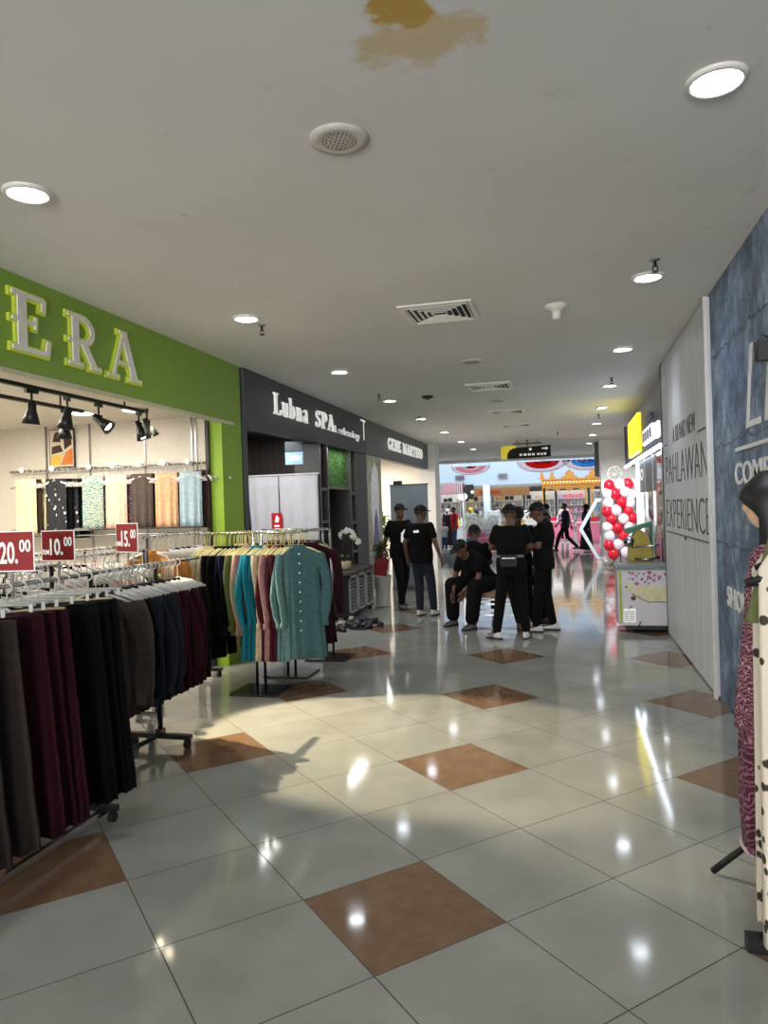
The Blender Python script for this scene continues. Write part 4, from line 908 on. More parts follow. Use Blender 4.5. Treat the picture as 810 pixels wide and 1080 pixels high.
def bush2(b):
    r = random.Random(19)
    for k in range(90):
        a = r.uniform(0, 2 * PI); e = r.uniform(-.4, 1.2); c = Vector((r.uniform(-.12, .12), r.uniform(-.12, .12), 1.2 + r.uniform(-.3, .35))); d = Vector((math.cos(a) * math.cos(e), math.sin(a) * math.cos(e), math.sin(e))) * r.uniform(.15, .28); leaf(b, c, c + d, .04)
part('leaves', mat('leaf_bright', (104, 150, 66), .6, var=.2), t, bush2)

# ---------------------------------------------------------------- people
def remesh(bm, vox, m, it=3):
    me = mesh_of(bm, m, 'tmp'); o = bpy.data.objects.new('tmp', me); C.objects.link(o)
    a = o.modifiers.new('r', 'REMESH'); a.mode = 'VOXEL'; a.voxel_size = vox; a.use_smooth_shade = True
    s = o.modifiers.new('s', 'SMOOTH'); s.factor = .5; s.iterations = it
    bpy.context.view_layer.update(); out = bpy.data.meshes.new_from_object(o.evaluated_get(DG())); bpy.data.objects.remove(o)
    out.materials.clear(); out.materials.append(m); return out
V = Vector
STAND = dict(pelvis=(0, 0, .95), waist=(0, .01, 1.08), chest=(0, 0, 1.27), neck=(0, -.01, 1.44), head=(0, .03, 1.585), sl=(-.175, -.01, 1.41), sr=(.175, -.01, 1.41), el=(-.225, -.03, 1.13), er=(.225, -.03, 1.13),
             wl=(-.235, .04, .88), wr=(.235, .04, .88), hl=(-.09, 0, .92), hr=(.09, 0, .92), kl=(-.10, .02, .50), kr=(.10, .02, .50), al=(-.11, -.02, .085), ar=(.11, -.02, .085))
def torso_rings(J, grow, top='neck', bottom=None):
    pts = [V(J['pelvis']) + (V((0, 0, -.07)) if bottom is None else V(bottom)), V(J['pelvis']), V(J['waist']), V(J['chest']), V(J['sl']).lerp(V(J['sr']), .5) + V((0, 0, .0)), V(J['neck'])]
    rx = [.155, .165, .145, .175, .16, .065]; ry = [.105, .11, .095, .12, .085, .06]; lx = (V(J['sr']) - V(J['sl'])).normalized(); px = V((1, 0, 0)); out = []
    for i, p in enumerate(pts):
        tn = (pts[min(i + 1, 5)] - pts[max(i - 1, 0)]).normalized(); x = px.lerp(lx, i / 5); x = (x - tn * x.dot(tn)).normalized(); y = tn.cross(x)
        out.append([p + x * (rx[i] + grow) * math.cos(a) + y * (ry[i] + grow) * math.sin(a) for a in [q * PI / 10 for q in range(20)]])
    return out
def hand(bm, w_, d, nrm, side, curl=.5, s=1.0, n=6):
    """palm and five bent fingers; nrm is where the palm faces, side +1/-1 puts the thumb"""
    w_ = V(w_); d = V(d).normalized(); nrm = V(nrm); nrm = (nrm - d * nrm.dot(d)).normalized(); lat = d.cross(nrm) * side
    pe = w_ + d * .085 * s; bm2 = []
    loft(bm, [[w_ + d * t_ * s + lat * math.cos(a) * hw * s + nrm * math.sin(a) * .014 * s for a in [q * PI / 5 for q in range(10)]] for t_, hw in ((-.01, .022), (.02, .032), (.06, .040), (.092, .038))])
    for k, L in enumerate((.070, .080, .074, .058)):
        b0 = pe + lat * (.029 - .0195 * k) * s; a1 = curl * .6; d1 = d * math.cos(a1) + nrm * math.sin(a1); p1 = b0 + d1 * L * .5 * s; a2 = curl * 1.5; d2 = d * math.cos(a2) + nrm * math.sin(a2); p2 = p1 + d2 * L * .5 * s
        tube(bm, [b0 - d * .012, b0, p1, p2], [.009 * s, .0092 * s, .0085 * s, .0065 * s], n)
    b0 = w_ + d * .025 * s + lat * .026 * s; d1 = (d * .75 + lat * .65 + nrm * .25).normalized(); p1 = b0 + d1 * .035 * s; d2 = (d * .95 + lat * .2 + nrm * .45).normalized()
    tube(bm, [b0, p1, p1 + d2 * .034 * s], [.013 * s, .0105 * s, .008 * s], n)
def person(label, loc, rz, J=None, s=1.0, top=M_blackcloth, bottom=M_greycloth, shoe=M_shoewhite, hat=None, head_rz=0.0, head_rx=0.0, sleeve=.62, long_=False, vox=.016, hair=M_hair, robe=None, veil=None, skin=M_skin, curl=.5, stripe=False, group=None, wide=0):
    j = dict(STAND); j.update(J or {}); t = thing('person', label, 'person', loc, rz, group); t.scale = (s, s, s)
    bm = bmesh.new()
    H = V(j['head']); RH = Matrix.Rotation(head_rz, 3, 'Z') @ Matrix.Rotation(head_rx, 3, 'X'); hp = lambda x, y, z: H + RH @ V((x, y, z))
    loft(bm, torso_rings(j, -.012))
    ell(bm, hp(0, -.008, .03), .074, .094, .088, 16, 11, rot=RH); ell(bm, hp(0, .018, -.045), .055, .066, .072, 14, 9, rot=RH)
    capsule(bm, V(j['neck']) - V((0, 0, .04)), .056, hp(0, -.02, -.05), .05)
    capsule(bm, hp(0, .082, .012), .010, hp(0, .100, -.022), .015)                       # nose
    capsule(bm, hp(-.022, .078, -.062), .008, hp(.022, .078, -.062), .008)               # lips
    capsule(bm, hp(-.03, .072, .038), .012, hp(.03, .072, .038), .012)                   # brow
    for q in (-1, 1): ell(bm, hp(q * .075, -.012, -.008), .014, .02, .03, 8, 7, rot=RH)  # ears
    for a in 'lr':
        capsule(bm, V(j['s' + a]) - V((0, 0, .012)), .046, j['e' + a], .040); capsule(bm, j['e' + a], .039, j['w' + a], .026); capsule(bm, j['h' + a], .085, j['k' + a], .055); capsule(bm, j['k' + a], .052, j['a' + a], .036)
        ff = V(j.get('f' + a, (0, 1, 0))); capsule(bm, V(j['a' + a]) - V((0, 0, .03)), .034, V(j['a' + a]) + ff * .14 - V((0, 0, .05)), .026)
    me = remesh(bm, vox, skin)
    b2 = bmesh.new(); b2.from_mesh(me)
    for a, sd in (('l', -1), ('r', 1)):
        d = V(j.get('hd' + a, V(j['w' + a]) - V(j['e' + a]))); hand(b2, V(j['w' + a]), d, j.get('hn' + a, (-sd, 0, 0.001)), j.get('hs' + a, sd), curl)
    for f in b2.faces: f.smooth = True
    body = obj('body', b2, skin, t)
    def eyes(b):
        for q in (-1, 1): ell(b, hp(q * .029, .075, .010), .012, .009, .007, 8, 6, rot=RH)
    if vox < .02: part('eyes', mat('eye_dark', (30, 24, 22), .3, var=0), body, eyes)
    # trousers and top
    bm = bmesh.new()
    if robe is None:
        for a in 'lr':
            capsule(bm, j['h' + a], .092 + wide, j['k' + a], .075 + wide); A = V(j['a' + a]); K = V(j['k' + a]); capsule(bm, K, .074 + wide, A + (K - A).normalized() * (.03 + wide), .058 + wide)
        ell(bm, V(j['pelvis']) - V((0, 0, .03)), .155, .11, .12); link('trousers', remesh(bm, vox, bottom), t)
    if robe is not None:
        fr = bmesh.new(); tr = torso_rings(j, .03)
        low = [[V((.26 * math.cos(a) * (1 + .08 * math.sin(7 * a)), .24 * math.sin(a) * (1 + .08 * math.sin(7 * a)), .10)) for a in [q * PI / 10 for q in range(20)]]]
        loft(fr, low + tr[1:])
        for a in 'lr': capsule(fr, j['s' + a], .075, j['e' + a], .065); capsule(fr, j['e' + a], .062, j['w' + a], .052)
        link('robe', remesh(fr, vox, robe), t)
    else:
        bm = bmesh.new(); loft(bm, torso_rings(j, .034, bottom=j.get('hem', (0, 0, -.13))))
        for a in 'lr':
            S_, E_ = V(j['s' + a]), V(j['e' + a])
            if long_: capsule(bm, S_, .070, E_, .058); capsule(bm, E_, .057, j['w' + a], .040)
            else: capsule(bm, S_ + V((0, 0, -.012)), .059, S_.lerp(E_, sleeve), .062)
        link('shirt', remesh(bm, vox, top), t)
    for a in 'lr':
        A = V(j['a' + a]); ff = V(j.get('f' + a, (0, 1, 0))).normalized()
        k = link('shoe', (SHOE_D if shoe is None else shoe_of(shoe)), t, (A.x, A.y, A.z - .085), math.atan2(-ff.x, ff.y))
        if stripe: part('stripes', M_black, k, lambda b: [bx(b, sx - .002, .02 + q * .03, .022, sx + .002, .034 + q * .03, .055, rot=Matrix.Rotation(.35, 3, 'X')) for q in range(3) for sx in (-.046, .046)])
    if veil is not None:
        bm = bmesh.new(); ell(bm, hp(0, -.02, .025), .092, .11, .105, 14, 9, rot=RH); capsule(bm, hp(0, -.03, -.05), .085, V(j['chest']) + V((0, -.05, -.05)), .15, 14, .7, (0, 1, 0))
        link('headscarf', remesh(bm, vox, veil), t)
    else:
        def cap_hair(b):
            rr = []
            for k in range(8):
                ph = k / 7 * 1.62; z = math.cos(ph); s_ = max(.02, math.sin(ph))
                rr.append([hp(.081 * s_ * math.cos(a), -.012 + (.099 if math.sin(a) < 0 else .094) * s_ * math.sin(a), .036 + .092 * z - (.03 if math.sin(a) < -.2 else 0) * (k / 7)) for a in [q * PI / 10 for q in range(20)]])
            loft(b, rr)
        part('hair', hair, t, cap_hair)
        if hat:
            def hatf(b):
                rr = []
                for k in range(7):
                    ph = k / 6 * 1.5; z = math.cos(ph); s_ = max(.02, math.sin(ph)); rr.append([hp(.091 * s_ * math.cos(a), -.01 + .108 * s_ * math.sin(a), .046 + .094 * z) for a in [q * PI / 10 for q in range(20)]])
                loft(b, rr)
                sg = 1 if hat == 'front' else -1
                loft(b, [[hp(.085 * math.cos(a), sg * (y0 + dy * math.sin(a)), zz - .15 * (y0 + dy * math.sin(a) - .07)) for a in [q * PI / 8 for q in range(9)]] for y0, dy, zz in ((.06, .045, .056), (.07, .10, .050), (.07, .10, .044), (.06, .045, .048))])
            part('cap', mat('cap_black', (6, 6, 7), .8), t, hatf)
    return t
_sh = {}
def shoe_of(m):
    if m.name not in _sh: _sh[m.name] = shoe_mesh(.27, m, M_rubber if m is not M_rubber else M_black)
    return _sh[m.name]
SHOE_D = None
M_greyshoe = mat('grey_canvas', (92, 98, 106), .8)
# man with red bag
p = person('man in black cap and tee with white chest print beside the red bag', (-2.72, 11.66, 0), -PI / 2 - .75, dict(al=(-.10, -.16, .085), kl=(-.10, -.02, .50), ar=(.10, .16, .085), kr=(.10, .14, .49), er=(.22, -.10, 1.12), wr=(.22, -.22, .92), el=(-.21, .02, 1.12), wl=(-.17, .20, 1.02)), 1.0, hat='front', shoe=M_greyshoe)
part('chest_print', M_tw, p, lambda b: poly(b, [(-.07, 1.12), (.02, 1.06), (.08, 1.1), (.07, 1.24), (.0, 1.30), (-.05, 1.22)], .149, .155))
t = thing('shopping_bag', 'dark red bag hanging by the hand of the left standing man', 'bag', (-3.03, 11.46, .55), .5); t.scale = (.72, .8, .72); t.rotation_euler = (0, math.radians(10), .5)
part('bag_body', mat('bag_red', (138, 22, 26), .6, var=.12), t, lambda b: loft(b, [[(x * k + .03 * z, y * k, z) for x, y in ((-.15, -.05), (.15, -.05), (.15, .05), (-.15, .05))] for z, k in ((0, .85), (.02, .95), (.2, 1), (.40, .92))], smooth=False))
part('handle', mat('bag_red', (138, 22, 26)), t, lambda b: tube(b, [(-.06, 0, .39), (-.02, 0, .50), (.10, 0, .50), (.10, 0, .39)], .008, 6)); part('band', mat('bag_dark', (70, 14, 16)), t, lambda b: bx(b, -.148, -.052, .19, .158, .052, .205))
p = person('man seen from behind in black tee with white back print and dark blue jeans', (-2.18, 10.74, 0), -.30, dict(al=(-.07, .04, .085), ar=(.12, .14, .085), kr=(.11, .10, .50), kl=(-.08, .06, .5), er=(.27, -.04, 1.14), wr=(.32, .03, .90), el=(-.26, -.04, 1.14), wl=(-.25, .0, .90)), .98, bottom=M_jeans, hat='front', head_rz=-.6)
part('back_print', M_tw, p, lambda b: poly(b, [(-.05, 1.31), (-.02, 1.335), (.0, 1.32), (.03, 1.34), (.055, 1.31), (.03, 1.295), (-.03, 1.295)], -.155, -.128))
# seated group
SEAT = dict(pelvis=(0, 0, .60), waist=(0, .08, .70), chest=(0, .22, .86), neck=(0, .36, .98), head=(0, .46, 1.06), sl=(-.175, .31, .95), sr=(.175, .31, .95), el=(-.24, .36, .68), er=(.24, .36, .68), wl=(-.09, .52, .50), wr=(.08, .54, .48), hl=(-.10, .03, .58), hr=(.10, .03, .58), kl=(-.24, .44, .56), kr=(.22, .44, .56), al=(-.22, .50, .085), ar=(.20, .46, .085), hem=(0, -.04, -.08), hdl=(.1, .3, -.9), hdr=(-.1, .3, -.9))
person('man sitting bent forward with elbows on knees, black cap, grey slip-on shoes', (-1.14, 10.12, 0), PI - .70, SEAT, 1.0, wide=.035, bottom=M_blackcloth, hat='front', shoe=M_greyshoe, head_rx=-.5, curl=.35)
UP = dict(SEAT); UP.update(waist=(0, .02, .74), chest=(0, .05, .93), neck=(0, .09, 1.10), head=(0, .14, 1.235), sl=(-.175, .07, 1.07), sr=(.175, .07, 1.07), el=(-.22, .16, .82), er=(.22, .16, .82), wl=(-.10, .38, .74), wr=(.10, .38, .74), hem=(0, 0, -.08))
person('man sitting on the back of the bench in dark cap, behind the bent-forward man', (-1.36, 10.42, 0), -.1, UP, 1.0, hat='front', head_rx=-.2)
person('bareheaded person sitting on the bench, half hidden behind the bent-forward man', (-.88, 10.45, 0), -.9, UP, .97)
# standing group
p = person('man with his back to us, black cap, belt bag and white striped sneakers', (-.70, 8.98, 0), .10, dict(al=(-.21, -.02, .085), kl=(-.15, .03, .5), ar=(.16, .0, .085), kr=(.13, .03, .5), fl=(-.75, .65, 0), fr=(.3, .95, 0), el=(-.25, .06, 1.16), er=(.25, .06, 1.16), wl=(-.12, .26, 1.14), wr=(.12, .26, 1.14), head=(0, .06, 1.575)), .965, bottom=M_blackcloth, hat='front', head_rx=-.25, stripe=True)
t = thing('belt_bag', 'small dark grey leather bag on the back of the man with striped sneakers', 'bag', (-.70, 8.80, .90), .1)
part('bag_body', mat('bag_grey', (26, 26, 28), .7), t, lambda b: loft(b, [[(x * k, y, z) for x, y in ((-.12, -.03), (.08, -.03), (.08, .03), (-.12, .03))] for z, k in ((0, .92), (.03, 1), (.12, 1), (.14, .94))], smooth=False))
part('strap', M_black, t, lambda b: bx(b, -.17, .0, .11, .16, .02, .14)); part('zip', M_steel, t, lambda b: bx(b, -.10, -.033, .10, .06, -.03, .106))
person('man standing in profile facing left at the right of the group, black cap and tee', (-.33, 9.55, 0), PI / 2 - .15, dict(al=(-.12, .10, .085), kl=(-.11, .06, .5), ar=(.10, -.08, .085), kr=(.10, .0, .5), er=(.21, .02, 1.13), wr=(.12, .24, 1.12), el=(-.21, .02, 1.13), wl=(-.12, .24, 1.14), head=(0, .07, 1.575), neck=(0, .02, 1.44)), .975, bottom=M_blackcloth, hat='front', head_rx=-.25)
person('man facing us hidden behind the man with the belt bag', (-.66, 9.75, 0), PI + .15, dict(el=(-.21, .02, 1.13), wl=(-.1, .24, 1.1), head_=(0, 0, 0), al=(-.20, .0, .085), ar=(.02, .05, .085)), .94, hat='front', head_rx=-.3, shoe=M_nb)
person('dark-clad person standing behind the profile man in the group', (-.36, 10.25, 0), -PI / 2, dict(), .92, shoe=M_nb)
# bench
t = thing('bench', 'wooden bench with pale metal legs under the seated group', 'bench', (-1.47, 9.98, 0))
part('seat', M_bwood, t, lambda b: [bx(b, 0, y, .44, .98, y + .13, .49) for y in (0, .14, .28, .42)]); part('apron', M_bwood, t, lambda b: bx(b, .02, .01, .37, .96, .035, .44))
M_pale = mat('pale_metal', (176, 178, 180), .35, .6, var=.02)
for x in (.02, .93):
    for y in (.02, .50): part('leg', M_pale, t, lambda b: bx(b, x, y, 0, x + .035, y + .035, .44))
for z in (.12, .27): part('stretcher', M_pale, t, lambda b: (bx(b, .05, .03, z, .93, .05, z + .025), bx(b, .05, .505, z, .93, .525, z + .025)))

# ---------------------------------------------------------------- far visitors
F_ = dict(vox=.022)
WALK = dict(al=(-.1, -.38, .16), kl=(-.1, -.05, .50), ar=(.1, .36, .085), kr=(.1, .24, .52), el=(-.21, .12, 1.14), wl=(-.2, .28, .95), er=(.21, -.14, 1.14), wr=(.22, -.2, .88))
M_redc = cloth('red_tee', (178, 24, 36)); M_whc = cloth('white_tee', (210, 210, 210)); M_blj = cloth('mid_blue_jeans', (58, 78, 120)); M_sage = cloth('sage_robe', (160, 168, 150)); M_blk = cloth('black_robe', (26, 24, 28)); M_yel = cloth('yellow_scarf', (226, 206, 70)); M_dn = cloth('dark_navy_tee', (24, 28, 48))
person('man in red tee and blue jeans at the far stalls', (-4.15, 26.9, 0), 1.9, None, .97, top=M_redc, bottom=M_blj, **F_)
person('small child in a white tee beside the man in red', (-4.55, 26.9, 0), .3, None, .62, top=M_whc, bottom=M_blj, **F_)
person('woman with yellow headscarf behind the man in red', (-3.75, 28.6, 0), 2.6, None, .93, robe=M_sage, veil=M_yel, **F_)
person('man in white shirt standing behind the row of white bottles', (-2.85, 28.6, 0), PI, None, 1.0, top=M_whc, long_=True, **F_)
person('woman in pale green robe with a long black veil walking far down the hall', (-.75, 26.2, 0), 1.4, None, .97, robe=M_sage, veil=M_blk, **F_)
person('young man in dark clothes striding left far down the hall', (-.12, 25.6, 0), PI / 2, WALK, .97, top=M_dn, bottom=M_greycloth, shoe=M_nb, **F_)
person('person in long black robe and headscarf walking right far down the hall', (.55, 24.9, 0), -PI / 2, None, .94, robe=M_blk, veil=M_blk, **F_)
person('woman in dark robe beside the far left stall', (-4.75, 29.0, 0), 2.8, None, .92, robe=M_blk, veil=M_whc, **F_)
person('shopper in pale pink top looking at the stalls under the golden pavilion', (-.2, 32.5, 0), .2, None, .95, top=COL['pink'], **F_)
person('shopper in white top at the far store shelves', (-2.0, 33.0, 0), .1, None, .95, top=M_whc, **F_)

# ---------------------------------------------------------------- far stalls
pal = {'white': (216, 216, 214), 'purple': (128, 84, 150), 'pink': (226, 120, 150), 'lilac': (190, 170, 214), 'yellow': (224, 204, 90), 'red': (196, 40, 48), 'blue': (80, 120, 180), 'beige': (206, 186, 158), 'dark': (40, 36, 40), 'gold': (196, 160, 80), 'green': (90, 150, 110)}
PM = {k: mat('pack_' + k, v, .5, var=.05) for k, v in pal.items()}
def bottle_me(m):
    bm = bmesh.new(); lathe(bm, [(.035, 0), (.038, .02), (.038, .16), (.014, .2), (.014, .23), (.018, .235), (.018, .26)], 10); return mesh_of(bm, m, 'bottle')
def carton_me(m, w_=.16, h=.16):
    bm = bmesh.new(); bx(bm, -w_ / 2, -.06, 0, w_ / 2, .06, h); bx(bm, -w_ / 2 + .02, -.063, h * .3, w_ / 2 - .02, -.06, h * .6); return mesh_of(bm, m, 'carton')
BT = {k: bottle_me(m) for k, m in PM.items()}; CT = {k: carton_me(m) for k, m in PM.items()}
def goods(kind, cols, pts, label, group, sc_=1.0, seed=1):
    r = random.Random(seed)
    for p_ in pts:
        c = r.choice(cols); me = (BT if kind == 'bottle' else CT)[c]; o = link(kind, me, None, p_, r.uniform(-.2, .2)); o.scale = (sc_, sc_, sc_ * r.uniform(.85, 1.2)); tag(o, f'{c} {kind} {label}', kind, group + f' in {c}')
def counter(x0, x1, y, h, m, label, shelves=(), dep=.6):
    t = thing('display_counter', label, 'counter', (x0, y, 0)); L = x1 - x0
    part('cabinet', m, t, lambda b: (bx(b, 0, 0, .08, L, dep, h - .04), bx(b, .03, .03, 0, L - .03, dep - .03, .08))); part('worktop', M_offw, t, lambda b: bx(b, -.02, -.02, h - .04, L + .02, dep + .02, h))
    for z in shelves: part('shelf', M_offw, t, lambda b: bx(b, 0, -.2, z, L, 0, z + .02))
    return t
counter(-3.75, -2.45, 27.2, .78, PM['lilac'], 'lilac display counter holding a row of tall white bottles')
goods('bottle', ['white'], [(-3.6 + i * .085, 27.35, .78) for i in range(13)], 'in the row on the lilac counter', 'tall bottles on the lilac counter', 1.7)
t = thing('box_display', 'stepped stand stacked with purple, pink and white cartons before the lilac counter', 'display stand', (-3.75, 26.85, 0)); part('step', M_white, t, lambda b: (bx(b, 0, 0, .02, 1.4, .3, .06), bx(b, 0, .1, .24, 1.4, .3, .26), bx(b, 0, .2, .44, 1.4, .3, .46), bx(b, 0, .28, .0, 1.4, .3, .7)))
goods('carton', ['purple', 'pink', 'white', 'lilac', 'blue'], [(-3.66 + i * .18, 26.99 + k * .07, (.06, .26, .46)[k]) for i in range(8) for k in range(3)], 'on the stepped stand', 'cartons on the stepped stand', 1.0, 5)
counter(-5.15, -4.7, 27.0, .75, mat('dark_red_cabinet', (84, 26, 34), .5), 'dark red low cabinet at the far left of the hall')
for (x0, x1, y, col, cols, nm) in ((-5.0, -3.9, 30.4, 'white', ['white', 'dark', 'beige', 'yellow'], 'white counter behind the man in red'), (-2.3, -1.2, 30.0, 'beige', ['white', 'beige', 'pink', 'gold'], 'beige counter in the middle of the atrium'), (-.9, .2, 33.4, 'pink', ['pink', 'red', 'white', 'lilac'], 'pink counter under the golden pavilion'), (.3, 1.2, 30.6, 'pink', ['red', 'pink', 'white', 'blue', 'green'], 'pink counter by the golden pillar')):
    counter(x0, x1, y, .85, PM[col], nm)
    goods('carton', cols, [(x0 + .12 + i * .17, y + .12 + k * .2, .85) for i in range(int((x1 - x0) / .17)) for k in range(2)], 'on the ' + nm, 'cartons on the ' + nm, 1.1, 8)
    goods('bottle', cols, [(x0 + .12 + i * .14, y + .48, .85) for i in range(int((x1 - x0) / .15))], 'on the ' + nm, 'bottles on the ' + nm, 1.3, 9)
def shelf_unit(x0, x1, y, levels, cols, nm):
    t = thing('shelf_unit', nm, 'shelf', (x0, y, 0)); L = x1 - x0
    part('back', M_white, t, lambda b: bx(b, 0, .38, 0, L, .4, levels[-1] + .4)); part('side', M_white, t, lambda b: bx(b, -.03, 0, 0, 0, .4, levels[-1] + .4)); part('side', M_white, t, lambda b: bx(b, L, 0, 0, L + .03, .4, levels[-1] + .4))
    for z in levels: part('shelf_board', M_offw, t, lambda b: bx(b, 0, 0, z - .025, L, .38, z))
    goods('bottle', cols, [(x0 + .12 + i * .17, y + .18, z) for z in levels[1::2] for i in range(int((L - .1) / .17))], 'on the ' + nm, 'bottles on the ' + nm, 1.05, int(x0 * 7) % 99)
    goods('carton', cols, [(x0 + .15 + i * .24, y + .18, z) for z in levels[0::2] for i in range(int((L - .1) / .24))], 'on the ' + nm, 'cartons on the ' + nm, 1.15, int(x0 * 5) % 99)
lv = [.5, .85, 1.2, 1.55, 1.9]
for i, x in enumerate((-6.9, -5.3, -3.7, -2.1, -.5, 1.1)):
    shelf_unit(x, x + 1.4, 37.6, lv, [['white', 'dark', 'beige'], ['white', 'dark', 'yellow', 'beige'], ['white', 'dark', 'gold'], ['dark', 'beige', 'white'], ['pink', 'white', 'lilac'], ['pink', 'red', 'white', 'gold']][i], f'white shelf unit in the far store, {ordn[i]} from the left')
t = thing('store_sign', 'brown wooden board above the far store shelves', 'sign', (-5.0, 37.4, 2.12)); part('board', mat('brown_board', (150, 108, 66), .5), t, lambda b: bx(b, 0, 0, 0, 3.1, .06, .45)); part('letters', mat('red_letters', (150, 50, 40), .5), t, lambda b: [bx(b, .6 + i * .12, -.02, .12, .68 + i * .12, 0, .3) for i in range(9)])
for x in (-3.85, 2.2):
    o = struct('wall_pillar_far', new(lambda b: lathe(b, [(.16, 0), (.16, 2.62)], 20)), mat('pillar_pale', (176, 184, 190), .5), (x, 34.2, 0)) if False else None
    t = struct('wall_column_round', new(lambda b: lathe(b, [(.17, 0), (.17, 2.64)], 20)), mat('pillar_pale', (176, 184, 190), .5), (x, 35.4, 0))
o = thing('suspended_sign', 'dark hanging board with a lamp above the far left stalls', 'sign', (-4.9, 35.42, 1.98)); part('panel', M_black, o, lambda b: bx(b, 0, 0, 0, .42, .08, .72)); part('lamp', M_sign_lit, o, lambda b: ell(b, (.36, -.02, .35), .08, .04, .08))
o = thing('oval_sign', 'white oval sign on a pole over the far left stalls', 'sign', (-4.25, 29.9, 2.05)); part('disc', mat('oval_white', (238, 236, 232), .5, var=0, emit=.5), o, lambda b: loft(b, [[(.2 * math.cos(a), y, .15 * math.sin(a)) for a in [q * PI / 12 for q in range(24)]] for y in (0, .05)])); part('pole', M_pale, o, lambda b: (tube(b, [(0, .025, -2.05), (0, .025, -.14)], .02, 8), lathe(b, [(.18, -2.05), (.18, -2.02)], 16)))
t = thing('striped_awning', 'red and white striped booth awning with striped side post at the far left', 'awning', (-5.15, 28.4, 0))
M_rw = stripes('red_white_stripe', (206, 60, 80), (232, 222, 222), 0, 9, .25)
part('side_post', M_rw, t, lambda b: bx(b, -.02, 0, 0, .26, .05, 2.55))
def scal(b):
    for k in range(5): poly(b, [(.25 + k * .19, 2.55), (.25 + k * .19, 2.2)] + [(.25 + k * .19 + .095 - .095 * math.cos(q * PI / 6), 2.2 - .09 * math.sin(q * PI / 6)) for q in range(1, 6)] + [(.44 + k * .19, 2.2), (.44 + k * .19, 2.55)], 0, .04)
part('valance', stripes('pink_stripe', (226, 130, 150), (236, 226, 228), 0, 12, .25), t, scal); part('valance_frame', M_offw, t, lambda b: bx(b, .0, 0, 2.55, 1.2, .06, 2.6)); part('post', M_offw, t, lambda b: bx(b, 1.15, 0, 0, 1.2, .05, 2.55))
for i, (x, y) in enumerate(((-5.15, 35.55), (-3.05, 35.55))):
    t = thing('wall_vent', f'dark slatted vent on the far bulkhead, {["left", "right"][i]} one', 'air vent', (x, y, 2.95)); part('frame', M_steel, t, lambda b: bx(b, -.22, -.03, 0, .22, 0, .24)); part('louvre', M_slot, t, lambda b: [bx(b, -.2, -.04, .03 + k * .045, .2, -.03, .05 + k * .045) for k in range(4)])
# buntings: half-round fans under the beam
def sheer(name, rgb):
    if name in MATS: return MATS[name]
    m = mat(name, rgb, .8, var=.05); nt = m.node_tree; tr = nt.nodes.new('ShaderNodeBsdfTranslucent'); tr.inputs[0].default_value = lin(tuple(min(255, c * 1.12) for c in rgb)) + (1,)
    mx = nt.nodes.new('ShaderNodeMixShader'); mx.inputs[0].default_value = .6; nt.links.new(nt.nodes['Principled BSDF'].outputs[0], mx.inputs[1]); nt.links.new(tr.outputs[0], mx.inputs[2]); nt.links.new(mx.outputs[0], nt.nodes['Material Output'].inputs[0]); return m
def bunting(x, z, r, cols, label, y=26.62):
    k_ = .92; x *= k_; r *= k_; z = CAMH + (z - CAMH) * k_ - .04
    t = thing('bunting', label, 'bunting', (x, y, z)); n = len(cols)
    part('suspension_cord', M_offw, t, lambda b: [bx(b, q * r * .95 - .006, -.12, 0, q * r * .95 + .006, .012, .12) for q in (-1, 0, 1)])
    for k in range(n):
        r1, r0 = r * (1 - k / n), r * (1 - (k + 1) / n)
        def f(b):
            rr = []
            for q in range(25):
                a = PI + q * PI / 24; w_ = .03 * math.sin(q * 2.1)
                rr.append([(r1 * math.cos(a), w_, .45 * r1 * math.sin(a)), (r0 * math.cos(a), w_ * .5, .45 * r0 * math.sin(a)), (r0 * math.cos(a), w_ * .5 + .008, .45 * r0 * math.sin(a)), (r1 * math.cos(a), w_ + .008, .45 * r1 * math.sin(a))])
            loft(b, rr)
        part('fold_band', sheer('bunting_' + cols[k][0], cols[k][1]), t, f)
    part('cord', M_offw, t, lambda b: tube(b, [(-r, .01, 0), (r, .01, 0)], .012, 5))
BW = ('white', (216, 206, 210)); BR = ('red', (204, 40, 44)); BP = ('pink', (226, 160, 172)); BB = ('blue', (90, 160, 210))
bunting(-3.75, 3.28, .78, [BW, BP, BW, BR], 'pale pink and white half-round bunting at the far left'); bunting(-.95, 3.36, .98, [BW, BR, BR], 'red half-round bunting with white edge in the middle of the far hall'); bunting(.75, 3.34, .92, [BW, BB, BB], 'light blue half-round bunting over the golden pavilion')
